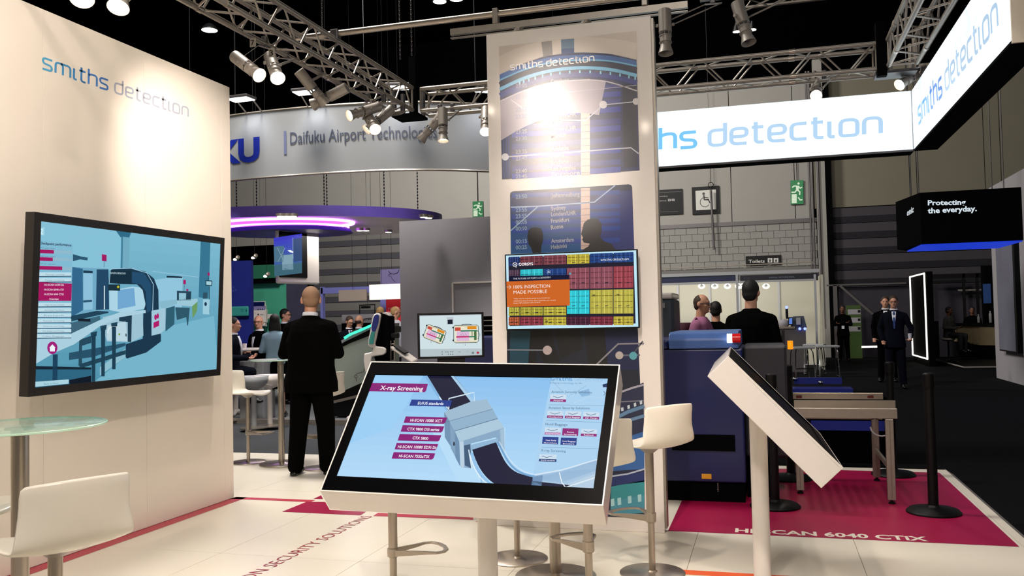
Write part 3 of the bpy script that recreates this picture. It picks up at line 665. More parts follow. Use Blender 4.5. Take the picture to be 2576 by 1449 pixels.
# body and belts
P.poly([(720, 830), (840, 800), (925, 790), (1000, 785), (1005, 960), (920, 1005), (750, 1000), (718, 900)], '#9cc2d2', 7); P.poly([(835, 825), (925, 800), (920, 1005), (895, 1003), (895, 865), (835, 858)], '#1b3a4c', 8)
P.poly([(752, 890), (880, 860), (892, 1000), (750, 990)], '#b8d4de', 9); P.disc((837, 950), 7, '#7a9a30', 10); P.poly([(880, 945), (887, 945), (887, 965), (880, 965)], '#12202c', 10)
P.ring((800, 935), 45, 6, '#d8e8ee', 10, 40, 170, 300)
P.poly([(500, 820), (680, 785), (760, 790), (760, 800), (540, 850), (495, 860)], '#1b4258', 6); P.poly([(545, 840), (632, 840), (635, 862), (548, 858)], '#0d1c28', 9)
P.poly([(495, 870), (700, 820), (705, 850), (520, 960), (495, 960)], '#3b6478', 8)
P.poly([(240, 985), (500, 945), (700, 850), (840, 795), (1020, 780), (1022, 800), (842, 830), (705, 890), (520, 1020), (380, 1080), (230, 1170)], '#a9cfdf', 9)
P.poly([(240, 985), (500, 945), (520, 1010), (380, 1070), (232, 1120)], '#7fb0c6', 8)
for x, y0, y1 in ((655, 950, 1290), (722, 905, 1245), (798, 885, 1195)):
    P.poly([(x-14, y0), (x+16, y0), (x+12, y1), (x-12, y1)], '#163c50', 10); P.poly([(x-20, y0-12), (x+26, y0-22), (x+22, y0+12), (x-16, y0+22)], '#1c4256', 10)
P.poly([(555, 990), (640, 960), (640, 1010), (575, 1030), (575, 1170), (550, 1170)], '#20485c', 7); P.poly([(484, 1080), (880, 1010), (880, 1030), (650, 1110), (484, 1130)], '#235068', 7); P.poly([(555, 1160), (880, 1060), (880, 1090), (560, 1190)], '#1c4256', 7)
P.poly([(700, 1180), (880, 1050), (880, 1110), (700, 1240)], '#8cbccd', 6)
P.poly([(232, 1180), (640, 1190), (640, 1290), (480, 1310), (232, 1335)], '#2a6480', 6); P.poly([(232, 1172), (640, 1182), (640, 1196), (232, 1196)], '#0c2230', 7); P.poly([(370, 1090), (405, 1090), (402, 1280), (368, 1280)], '#15405c', 7)
P.poly([(485, 1270), (640, 1240), (640, 1290), (490, 1320)], '#041424', 8)
# far station
P.poly([(1115, 720), (1240, 705), (1240, 735), (1150, 770), (1120, 760)], '#86b8cc', 7); P.poly([(1240, 645), (1340, 650), (1338, 712), (1240, 715)], '#1e4052', 8); P.poly([(1254, 660), (1305, 662), (1303, 705), (1254, 708)], '#8ebfd2', 9)
P.poly([(1285, 568), (1303, 570), (1302, 600), (1284, 598)], '#a01560', 8); P.line([(1292, 600), (1290, 645)], 2, '#1e3a50', 8); P.disc((1313, 640), 8, '#a01560', 9)
P.poly([(1240, 712), (1385, 700), (1385, 720), (1345, 755), (1240, 745)], '#9ac6d6', 8); P.poly([(1160, 770), (1225, 750), (1222, 880), (1160, 930)], '#2b5c70', 7); P.poly([(1228, 760), (1330, 765), (1318, 888), (1312, 888), (1305, 830), (1240, 850)], '#2a5668', 7)
P.poly([(1345, 735), (1385, 715), (1380, 790), (1350, 840)], '#6a9a60', 7)
P.poly([(1423, 705), (1470, 705), (1467, 812), (1421, 808)], '#9ccadb', 8); P.disc((1441, 738), 9, '#17344c', 9, 14); P.poly([(1441, 570), (1489, 574), (1486, 612), (1440, 610)], '#173a4e', 8); P.poly([(1446, 577), (1483, 580), (1481, 605), (1446, 603)], '#a2cdd8', 9)
P.poly([(1456, 516), (1470, 518), (1469, 540), (1455, 538)], '#a01560', 9); P.line([(1462, 540), (1462, 575)], 2, '#1e3a50', 8); P.line([(1467, 612), (1467, 800)], 5, '#1b3e52', 7); P.poly([(1424, 655), (1454, 658), (1450, 700), (1422, 700)], '#2b4f60', 8)
# menu
P.poly([(272, 290), (511, 316), (490, 976), (240, 985)], '#7fb9d2', 10)
P.text('Checkpoint performance', (274, 318), (500, 334), 18, '#33465c', 13, bold=.03)
for y, a_, b_ in ((355, 378, 506), (408, 370, 436), (470, 436, 502)):
    P.poly([(270, y), (504, y+10), (503, y+32), (270, y+26)], '#8fb8cc', 11); P.poly([(270, y), (a_, y+5), (a_, y+30), (270, y+26)], '#a3135e', 12)
for y, s_ in ((348, 'PAX per hour'), (404, 'Bags per hour'), (458, 'PAX per operator')): P.text(s_, (274, y), (390, y+6), 11, '#5f7890', 13)
for k, (y, s_) in enumerate(((515, 'Passenger screening'), (555, 'People screening'), (728, 'High threat module'), (765, 'Automated Tray Return'), (802, 'Recheck'), (840, 'Remote Screening'), (878, 'Advanced Lane Design'), (912, 'Data Analysis and Modeling'), (948, 'Cabin Baggage'))):
    P.poly([(256, y), (500, y+2), (499, y+27), (255, y+28)], '#bcdce8', 11); P.line([(256, y+30), (500, y+28)], 5, '#0f2c4c', 12); P.text(s_, (320-k*3, y+21), (450, y+20), 12, '#7f98ac', 13)
P.poly([(252, 583), (504, 595), (500, 716), (250, 716)], '#a3135e', 13)
for y, s_ in ((610, 'HI-SCAN 6040-2is'), (643, 'HI-SCAN 6040 aTiX'), (676, 'HI-SCAN 6040 CTiX'), (709, 'Overview')): P.text(s_, (310 if len(s_) > 9 else 345, y), (448 if len(s_) > 9 else 412, y), 14, '#e8d0e0', 15, bold=.02)
P.disc((367, 1045), 36, '#a01a78', 12, 44); P.poly([(345, 1045), (367, 1020), (390, 1045), (384, 1045), (384, 1070), (350, 1070), (350, 1045)], '#eef2f6', 13)
P.poly([(230, 1284), (482, 1266), (481, 1296), (230, 1320)], '#a9d2de', 12); P.text('Back to home', (310, 1304), (410, 1296), 13, '#5f88a0', 13)
P.logo((275, 258), (276, 258), (275, 200), ['#b9e4f0'], 5, txt='s') if 0 else None
P.poly([(277, 205), (312, 200), (312, 256), (277, 258)], '#9cd2e2', 5); P.text('S', (302, 250), (284, 250), 42, '#cfeef6', 6, bold=.03)
P.build('screen_picture', mat_attr('screen_light'), t['disp'])

# screen on the column
t, c, u, v, n = tv('column_screen', 'flat screen on the tall column showing stacked shipping containers', (-1.319, 6.05, 1.688), .011, -.007, .951, .544, .035, .009, 'black')
MB().obox(c, u, v, n, .2, .15, -.11, -.035).build('wall_bracket', 'black', t, world=True)
P = Paint(c-n*.004, n, (4.2625, 1240, 600), .0003)
P.poly([(128, 170), (1550, 112), (1570, 945), (150, 975)], '#bfe6f5', 0); P.poly([(165, 208), (1508, 155), (1530, 912), (180, 938)], '#1d1c2c', 1)
xs_ = [165, 290, 540, 790, 1038, 1290, 1510]
def row(y0, y1, cols, dx=0):
    for i, col in enumerate(cols):
        if col is None: continue
        x0, x1 = xs_[i]+dx+4, xs_[i+1]+dx-4; s_ = -.04; yy = lambda y, x: y+(x-165)*s_*(1-(y-200)/760)
        P.poly([(x0, yy(y0, x0)+3), (x1, yy(y0, x1)+3), (x1, yy(y1, x1)-4), (x0, yy(y1, x0)-4)], col, 2)
        l_ = lin(col); hi = tuple(min(1, q*1.9+.06) for q in l_); lo = tuple(q*.22 for q in l_); xm = (x0+x1)/2
        P.line([(xm, yy(y0, xm)+4), (xm, yy(y1, xm)-5)], 5, lo, 3)
        nn = 4 if y1-y0 > 150 else 3
        for k in range(1, nn):
            y = y0+(y1-y0)*k/nn
            for a_, b_ in ((x0+8, xm-8), (xm+8, x1-8)): P.line([(a_, yy(y, a_)), (b_, yy(y, b_))], 6, lo, 3)
        for fr_ in (.18, .38, .62, .82):
            x = x0+(x1-x0)*fr_; P.line([(x, yy(y0, x)+6), (x+2, yy(y1, x)-8)], 4, hi, 4)
        for fr_ in (.3, .72):
            x = x0+(x1-x0)*fr_; y = y0+(y1-y0)*.62; P.line([(x-18, y), (x+18, y-4)], 7, '#22202c', 5)
YE, MA, NV, CYA, BR_ = '#b9a83a', '#7a3f48', '#1c3f7c', '#2fb9c6', '#8a3640'
row(195, 300, ['#1c2f66', '#6e3440', MA, YE, NV, NV]); row(335, 560, ['#4a3448', CYA, NV, '#8a4c58', '#8a4c5a', '#963f4a']); row(568, 818, [None, None, None, '#2cc4d2', '#b6ad48', '#b6ad48'])
row(735, 832, ['#a9a238', '#a9a238', '#b6ab3c', None, None, None]); row(840, 935, ['#a5502c', '#8a3440', YE, '#4a1f34', '#7c2c3c', YE])
P.poly([(172, 403), (818, 388), (820, 440), (172, 460)], '#0a1030', 6); P.poly([(140, 462), (822, 438), (825, 718), (148, 735)], '#cc6420', 7)
P.text('CORSYS', (276, 291), (432, 286), 30, '#f2f2f4', 8, bold=.03); P.ring((236, 280), 22, 5, '#f2f2f4', 8, 23); P.line([(222, 268), (252, 292)], 5, '#f2f2f4', 8); P.line([(250, 268), (224, 292)], 3, '#f2f2f4', 8); P.line([(238, 300), (252, 312)], 5, '#f2f2f4', 8)
P.text('THE FUTURE OF PORTS & BORDERS', (218, 441), (618, 425), 18, '#c9ccd8', 8, bold=.01)
P.text('100% INSPECTION', (222, 538), (612, 526), 38, '#f6ece4', 9); P.text('MADE POSSIBLE', (222, 594), (580, 584), 38, '#f6ece4', 9)
for y, s_, x1 in ((650, 'Today, only 2% of goods passing across borders are', 612), (675, "subjected to physical checks. Don't jeopardize your security.", 678), (699, 'Ensure 100% evaluation with CORSYS.', 510)): P.text(s_, (222, y), (x1, y-9), 13, '#f3dccb', 9)
P.line([(142, 521), (194, 519)], 4, '#f6ece4', 9); P.line([(172, 500), (196, 519), (174, 542)], 4, '#f6ece4', 9)
P.logo((1156, 240), (1456, 229), (1155, 224), ['#e8eef6']*17, 8, wt=.18)
P.text('msc', (1068, 618), (1098, 617), 26, '#2a2818', 8, bold=.04); P.text('msc', (1328, 612), (1358, 611), 26, '#2a2818', 8, bold=.04); P.text('msc', (562, 898), (592, 897), 26, '#2a2818', 8, bold=.04); P.text('msc', (1340, 880), (1370, 879), 26, '#2a2818', 8, bold=.04)
P.disc((828, 377), 11, '#4fb4c6', 8); P.line([(578, 345), (620, 372)], 4, '#b9cbe4', 8); P.line([(620, 345), (578, 372)], 4, '#b9cbe4', 8); P.line([(599, 330), (599, 375)], 4, '#b9cbe4', 8)
P.build('screen_picture', mat_attr('screen_light'), t['disp'])

# x-ray operator monitor
t, c, u, v, n = tv('operator_monitor', 'black desktop monitor showing two x-rayed suitcases, left of the column', (-2.427, 6.625, 1.376), .428, 0, .53, .364, .03, .018, 'black')
MB().obox(c-v*.2, u, v, n, .11, .03, -.05, -.02).obox(c-v*.32, u, v, n, .02, .14, -.06, -.03).build('stand_neck', 'black', t, world=True)
P = Paint(c-n*.004, n, (5.175, 820, 680), .0003)
P.poly([(1210, 580), (2025, 562), (2032, 1118), (1218, 1125)], '#cfe0e4', 0); P.poly([(1225, 1025), (2030, 1018), (2032, 1116), (1226, 1122)], '#b4c2c6', 1); P.poly([(1218, 583), (2022, 566), (2023, 580), (1218, 600)], '#b2bcc4', 1)
P.poly([(1572, 612), (1658, 608), (1660, 705), (1575, 708)], '#b9c4cc', 2); P.poly([(1583, 644), (1648, 640), (1650, 698), (1585, 700)], '#111a2c', 3)
def bag(pts, k=1):
    f = lambda a, b_: tuple(pts[0][j]+(pts[1][j]-pts[0][j])*a+(pts[3][j]-pts[0][j])*b_ for j in (0, 1))
    q = lambda a0, b0, a1, b1, c_, L: P.poly([f(a0, b0), f(a1, b0), f(a1, b1), f(a0, b1)], c_, L)
    q(.03, .02, .97, .98, '#e4e2cc', 2); q(.05, .12, .28, .32, '#c84a3c', 4); q(.55, .05, .92, .24, '#dc8a1c', 4); q(.28, .28, .95, .36, '#2f7a60', 4); q(.12, .34, .62, .9, '#dcb8d8', 3)
    q(.1, .62, .62, .70, '#c02a68', 5); q(.6, .63, .9, .70, '#2f7a60', 5); q(.82, .36, .92, .86, '#4a6a3c', 4); q(.72, .36, .76, .62, '#8a8a6a', 4)
    o_ = [f(*z) for z in ((.06, 0), (.94, 0), (1, .08), (1, .92), (.92, 1), (.08, 1), (0, .92), (0, .08), (.06, 0))]; P.line(o_, 7, '#2f4238', 6); P.line([f(*z) for z in ((.3, 0), (.4, -.06), (.65, -.06), (.75, 0))], 8, '#22303a', 6)
    P.line([f(*z) for z in ((.04, .1), (.96, .06))], 4, '#c9a040', 5); P.line([f(*z) for z in ((.04, .94), (.9, .95))], 4, '#c9a040', 5)
    for z in ((-.02, .12), (-.02, .85)): P.disc(f(*z), 11, '#1c1c20', 6)
    for z in ((.3, .5), (.37, .5), (.46, .49), (.3, .56), (.4, .57), (.5, .54)): P.disc(f(*z), 4, '#2a2a30', 6)
    P.line([f(.95, .3), f(1.06, .55), f(.97, .8)], 5, '#22302a', 6)
    P.line([f(.38, .7), f(.38, 1.06), f(.46, 1.1), f(.46, .7)], 3, '#caa6cc', 4); P.disc(f(.46, 1.13), 5, '#101014', 6)
bag([(1325, 700), (1570, 795), (1510, 970), (1262, 870)]); bag([(1662, 718), (1985, 712), (1982, 942), (1664, 945)])
for x, y in ((1512, 1062), (1562, 1062), (1588, 1062), (1625, 1060), (1650, 1060), (1514, 1094), (1594, 1094), (1622, 1094), (1650, 1093)): P.rect(x-5, y-5, x+5, y+5, '#32363c', 3)
P.rect(1898, 1062, 1928, 1088, '#6e7e80', 3); P.rect(1962, 1060, 1992, 1086, '#b01c40', 3); P.line([(1720, 1060), (1755, 1062)], 4, '#4a5258', 3); P.ring((1840, 1056), 8, 2, '#7a8a90', 3)
P.build('screen_picture', mat_attr('screen_light'), t['disp'])
# ------------------------------------------------------------------ trusses
def truss(name, label, p0, p1, side, s=.25, step=.25, r=.024, sx=True):
    p0, p1, side = V3(p0), V3(p1), V3(side); up = V3((0, 0, 1)); d = (p1-p0); L = d.length; d.normalize()
    t = thing(name, label, 'truss', p0)
    cs_ = [V3((0, 0, 0)), side*s, up*s, side*s+up*s]
    ch0 = None
    for c in cs_:
        if ch0 is None: ch0 = MB().cyl(p0, p1, r, n=12).build('chord', 'alu', t, world=True, smooth=True)
        else: o = ch0.copy(); COL.objects.link(o); o.parent = t; o.location = c
    n = int(round(L/step)); st_ = L/n
    for a, b in ((0, 2), (1, 3), (0, 1), (2, 3)):       # four faces, zig-zag braces
        pr = [None, None]
        for k in range(n):
            q0, q1 = (cs_[a], cs_[b]) if k % 2 == 0 else (cs_[b], cs_[a])
            if pr[k % 2] is None: pr[k % 2] = (MB().cyl(p0+q0+d*(k*st_+.03), p0+q1+d*((k+1)*st_-.03), .0095, n=6).build('brace', 'alu', t, world=True, smooth=True), k)
            else: o = pr[k % 2][0].copy(); COL.objects.link(o); o.parent = t; o.location = d*((k-pr[k % 2][1])*st_)
    for k in (0, n):
        e = MB()
        for a, b in ((0, 1), (1, 3), (3, 2), (2, 0)): e.cyl(p0+cs_[a]+d*k*st_, p0+cs_[b]+d*k*st_, .012, n=6)
        e.build('end_frame', 'alu', t, world=True)
    m = int(L//2)
    for k in range(1, m+1):
        for c in cs_: MB().cyl(p0+c+d*(k*2-.03), p0+c+d*(k*2+.03), .029, n=10).build('coupler', 'steel', t, world=True, smooth=True)
    return t
TZ = 3.86
truss('lighting_truss', 'square aluminium truss overhead at left, running from the viewer to the far corner', (-4.0, 1.6, TZ), (-4.0, 9.12, TZ), (1, 0, 0))
truss('lighting_truss', 'square aluminium truss crossing behind the column at the back of the stand', (-3.68, 9.2, TZ), (1.1, 9.2, TZ), (0, 1, 0), step=.28)
truss('lighting_truss', 'square aluminium truss at upper right above the angled backlit banner', (1.2, 2.6, TZ), (1.2, 9.1, TZ), (1, 0, 0))
t = thing('corner_block', 'black wrapped truss corner left of the column', 'truss corner', (-3.84, 9.32, TZ))
MB().box(-3.80, -3.72, 9.15, 9.22, TZ-.06, TZ+.62).build('black_sleeve', 'black_matt', t, world=True)
MB().box(-4.02, -3.70, 9.16, 9.46, TZ-.05, TZ-.02).build('lower_plate', 'black_matt', t, world=True)
for x in (-4, -3.75):
    for y in (9.2, 9.45): MB().cyl((x, y, TZ-.03), (x, y, TZ+.28), .026, n=10).build('corner_post', 'alu_dark', t, world=True, smooth=True)
t = thing('corner_block', 'black wrapped truss corner by the right backlit banners', 'truss corner', (1.3, 9.32, TZ))
MB().box(1.1, 1.19, 9.16, 9.24, TZ-.08, TZ+.45).build('black_sleeve', 'black_matt', t, world=True)
MB().box(1.1, 1.47, 9.2, 9.46, TZ-.05, TZ-.02).build('lower_plate', 'alu_dark', t, world=True)
for x in (1.22, 1.45):
    for y in (9.2, 9.45): MB().cyl((x, y, TZ-.03), (x, y, TZ+.28), .026, n=10).build('corner_post', 'alu', t, world=True, smooth=True)
t = thing('cross_pipe', 'long scaffold pipe running from the left truss over the column', 'pipe', (-3.75, 7.3, 4.16))
MB().cyl((-4.15, 7.3, 4.165), (1.6, 7.3, 4.165), .028, n=14).build('tube', 'steel', t, world=True, smooth=True)
for x in (-3.75, 1.2): MB().box(x-.04, x+.04, 7.26, 7.34, 4.10, 4.2).build('clamp', 'alu_dark', t, world=True, bevel=.01)
tr = thing('lighting_rail', 'flat grey lighting rail hung under the scaffold pipe above the column', 'rail', (-1.5, 7.3, 4.05))
MB().box(-2.62, -.55, 7.28, 7.32, 4.02, 4.075).build('rail', 'alu', tr, world=True)
MB().box(-2.62, -.55, 7.28, 7.32, 3.99, 3.997).build('lower_lip', 'alu', tr, world=True)
for x in (-2.2, -.9): MB().box(x-.025, x+.025, 7.265, 7.335, 4.075, 4.21).build('hanger', 'alu', tr, world=True, bevel=.006)
tr = thing('lighting_rail', 'second grey lighting rail under the pipe, right of the column', 'rail', (.3, 7.3, 4.05))
MB().box(-.45, 1.5, 7.285, 7.315, 4.06, 4.10).build('rail', 'alu_dark', tr, world=True)
MB().box(-.3, -.26, 7.27, 7.33, 4.10, 4.2).build('hanger', 'alu', tr, world=True)
# faint truss far up behind
truss('distant_truss', 'dim distant roof truss above the right banner', (-.2, 13.2, 6.1), (3.2, 13.2, 6.1), (0, 1, 0), s=.4, step=.4)
for i, (x, y, D, h) in enumerate(((811, 92, 9.6, 1.6), (1007, 150, 10.2, 1.8), (1036, 140, 9.9, 1.6))):
    p = pd(x, y, D); q = MB(); k = 0; z = p.z
    while z < p.z+h:
        a = (k % 2)*PI/2; q.tube([V3((p.x+.008*cos(a)*cos(f), p.y+.008*sin(a)*cos(f), z+.016+.016*sin(f))) for f in [j*PI/4 for j in range(8)]], .0035, 5, True); z += .026; k += 1
    q.build('chain', 'alu_dark', label=['thin steel chain rising left of the scaffold pipe end', 'thin steel chain rising above the left truss near its corner', 'thin steel chain rising from the black truss corner'][i], category='chain') if False else tag(q.build('hoist_chain', 'alu_dark'), ['thin steel chain rising left of the scaffold pipe end', 'thin steel chain rising above the left truss near its corner', 'thin steel chain rising from the black truss corner'][i], 'chain')

# ------------------------------------------------------------------ spotlights
def spot(label, bpx, fpx, Db, Df, lit=1, hang=None, L=.38, r=.052, lp=0, aim=None, group='stage spotlights hung from the trusses', angle=60, col=WARM):
    b = V3(bpx) if len(bpx) == 3 else pd(bpx[0], bpx[1], Db); f = V3(fpx) if len(fpx) == 3 else pd(fpx[0], fpx[1], Df)
    a = (f-b).normalized(); mid = (b+f)/2; b = f-a*L; piv = b+a*L*.35
    H = V3(hang) if hang else piv+V3((0, 0, .2))
    t = thing('spotlight', label, 'spotlight', H, group=group)
    MB().lathe([(r*.86, 0), (r, .004), (r, L*.52), (r*.9, L*.53)], b, a, 20).build('can', 'spot_grey', t, world=True, smooth=True)
    nk = MB()
    for k in range(8):
        x, y, z = frame_from(a); an = k*PI/4; c = b+a*(L*.56)+(x*cos(an)+y*sin(an))*r*.86
        nk.cyl(b+a*(L*.53)+(c-b-a*(L*.56)), b+a*(L*.60)+(c-b-a*(L*.56)), .006, n=5)
    nk.build('neck_ribs', 'alu_dark', t, world=True)
    MB().lathe([(r*.95, L*.60), (r*1.0, L*.605), (r*1.0, L*.615), (r*.88, L*.62), (r*.88, L*.74), (r*1., L*.745), (r*1., L*.755), (r*.8, L*.76)], b, a, 20).build('barrel', 'spot_grey', t, world=True, smooth=True)
    bell = MB().lathe([(r*.78, L*.755), (r*.84, L*.84), (r*1.08, L*.95), (r*1.16, L), (r*1.12, L), (r*1.03, L*.945), (r*.74, L*.84)], b, a, 24, caps=False).build('bell', 'spot_grey', t, world=True, smooth=True, fix=False)
    MB().lathe([(.001, L*.9), (r*.92, L*.9), (r*.92, L*.895), (.001, L*.895)], b, a, 20).build('lamp', 'bulb_rig' if lit == 3 else 'bulb_hot' if lit == 2 else ('bulb' if lit else 'alu_dark'), bell, world=True)
    x, y, z = frame_from(a); s_ = V3((a.y, -a.x, 0))
    s_ = s_.normalized() if s_.length > .05 else V3((1, 0, 0)); yk = MB()
    for k in (-1, 1):
        p0 = piv+s_*k*(r+.012); p1 = V3((H.x, H.y, H.z-.03))+s_*k*(r+.012); d = (p1-p0); 
        nn = s_; v_ = d.normalized(); u_ = v_.cross(nn); yk.obox((p0+p1)/2, u_, v_, nn, .012, d.length/2+.012, -.002, .002); yk.cyl(p0-s_*.01, p0+s_*.01, .014, n=8)
    yk.obox(V3((H.x, H.y, H.z-.03)), s_, V3((-s_.y, s_.x, 0)), V3((0, 0, 1)), r+.014, .014, -.002, .002)
    yk.build('yoke', 'spot_grey', t, world=True)
    MB().box(H.x-.022, H.x+.022, H.y-.022, H.y+.022, H.z-.03, H.z+.06).build('clamp', 'alu_dark', t, world=True, bevel=.006)
    if lp:
        g = light('SPOT', 'spot_beam', f+a*.03, V3(aim) if aim else f+a*2, lp, col, spot_size=math.radians(angle), spot_blend=.9, shadow_soft_size=.05)
    return t
spot('lit spotlight low on the left truss, left of the brightest pair', (565, 122), (653, 190), 7.35, 7.08, 1, (-4.0, 6.5, 3.86), aim=(-1.5, 4.2, 0), lp=55)
spot('brightest lit spotlight of the left truss, facing the viewer', (674, 128), (699, 197), 7.42, 7.1, 2, (-4.0, 6.85, 3.86), aim=(-2.5, 3, 0), lp=55)
spot('unlit spotlight tipped to the lower right under the middle of the left truss', (770, 202), (818, 262), 8.15, 8.25, 0, (-4.0, 7.45, 3.86))
spot('unlit spotlight tipped to the lower left crossing its neighbour under the left truss', (850, 232), (786, 264), 8.3, 8.35, 0, (-4.0, 7.85, 3.86))
spot('lit spotlight pointing left under the far part of the left truss', (928, 276), (878, 291), 8.95, 8.8, 1, (-4.0, 8.5, 3.86), aim=(-4.6, 6.5, 1.2))
spot('lit spotlight facing the viewer in the cluster by the truss corner', (922, 285), (944, 326), 9.1, 8.8, 1, (-3.75, 8.35, 3.8), aim=(-2.5, 6, 0), lp=50)
spot('lit spotlight facing left in the cluster by the truss corner', (968, 288), (921, 327), 9.3, 9.2, 1, (-3.75, 8.85, 3.8))
spot('unlit spotlight with its back raised right, right of the black truss corner', (1096, 308), (1058, 352), 9.6, 9.65, 0, (-3.45, 9.2, 3.85))
spot('straight hanging lit spotlight right of the black truss corner', (1114, 285), (1115, 355), 9.5, 9.42, 1, (-3.3, 9.2, 3.85), lp=55, aim=(-3.2, 7.9, 0))
spot('lit spotlight just left of the column edge', (1222, 285), (1221, 332), 9.4, 9.2, 2, (-2.85, 9.2, 3.85), lp=50, aim=(-2.3, 7.2, 0))
spot('dark spotlight hanging straight down right of the column top', (1673, 55), (1675, 135), 7.15, 7.1, 0, (-.35, 7.3, 4.06))
spot('unlit spotlight tilted to the right in front of two small lamps', (1858, 20), (1884, 108), 7.1, 7.0, 0, (.22, 7.3, 4.06))
spot('lit spotlight pointing left at the corner of the two backlit banners', (2312, 180), (2262, 214), 8.8, 8.7, 1, (1.45, 9.2, 3.86))
spot('lit spotlight glaring over the top edge of the long backlit banner', (2053, 220), (2053, 241), 9.2, 8.95, 2, (.62, 9.3, 3.86), lp=60, aim=(0, 6.5, 0))
spot('lit spotlight cut by the top of the photo above the left wall', (318, -60), (297, 19), 4.98, 4.85, 2, (-4.0, 4.3, 3.86))
spot('second lit spotlight at the very top of the photo, nearer the left edge', (215, -80), (206, -4), 4.55, 4.4, 2, (-4.0, 3.85, 3.86))
# unseen spotlights for wall patches and column glare, plus some added to brighten floor
w1, w2 = px_(150, 330, WX), px_(500, 500, WX)
mat('bulb_rig', '#fff0dc', .5, emit=260)
WALLSP = [((-3.0, 2.7, 3.9), tuple(w1), 230, 64), ((-3.0, 4.9, 3.9), tuple(w2), 300, 58), ((-1.5, .6, 4.0), (-4.488, 4.9, 1.4), 110, 75), ((-1.0, 1.4, 4.0), (-2.6, 4.5, 0), 280, 95),
          ((.6, 2.4, 4.0), (-.2, 5.0, 0), 210, 95), ((-.9, 3.2, 4.0), (-1.5, 5.0, 0), 200, 90), ((-2.28, 2.8, 3.9), (-1.41, 6.16, 3.05), 260, 17), ((-3.07, -.8, 3.85), (-1.36, 6.16, 2.56), 800, 9), ((.9, 5.2, 4.0), (.6, 7.4, 0), 60, 80)]
for i, (p, a_, e_, an) in enumerate(WALLSP):
    p = V3(p); d = (V3(a_)-p).normalized()
    spot('unseen lit spotlight put above the viewer to light the stage', tuple(p-d*.38), tuple(p), 0, 0, 3, lp=e_, aim=a_, angle=an, hang=p+V3((0, 0, .25)))
for nm, px, py, s_ in (('spotlight', 636, 107, '7'), ('spotlight.001', 683, 133, '3')):
    c = pd(px, py, 7.15); o = bpy.data.objects[nm]
    MB().box(c.x-.028, c.x+.028, c.y, c.y+.004, c.z-.035, c.z+.04).build('number_plate', 'spot_grey', o, world=True)
    P = Paint((0, c.y-.001, 0), (0, -1, 0)); P.text(s_, (px-5, py+7), (px+5, py+6), 14, '#0a0a0a', 0, bold=.01); P.build('number', mat_attr('vinyl_print'), o)
def small_lamp(label, px, py, D, r, m='bulb', nrm=(0, 0, -1)):
    p = pd(px, py, D); t = thing('ceiling_lamp', label, 'lamp', p+V3((0, 0, .1)))
    MB().lathe([(r*1.1, .0), (r*1.1, .02), (r*.5, .1), (.02, .12)], p, (0, 0, 1), 16).build('shade', 'black', t, world=True, smooth=True)
    MB().lathe([(.001, -.004), (r, -.002), (r*.98, .0), (.001, .0)], p, (0, 0, 1), 18).build('lamp', m, t, world=True)
small_lamp('oval lit ceiling lamp against the dark roof left of the truss', 527, 76, 15, .13); small_lamp('left one of two small lit lamps at the top centre', 1106, 4, 12, .09); small_lamp('right one of two small lit lamps at the top centre', 1148, -2, 12, .09)
small_lamp('small lit lamp left of the tilted dark spotlight', 1853, 80, 12, .05, 'bulb_hot'); small_lamp('small lit lamp right of the tilted dark spotlight', 1893, 75, 12, .05, 'bulb_hot')

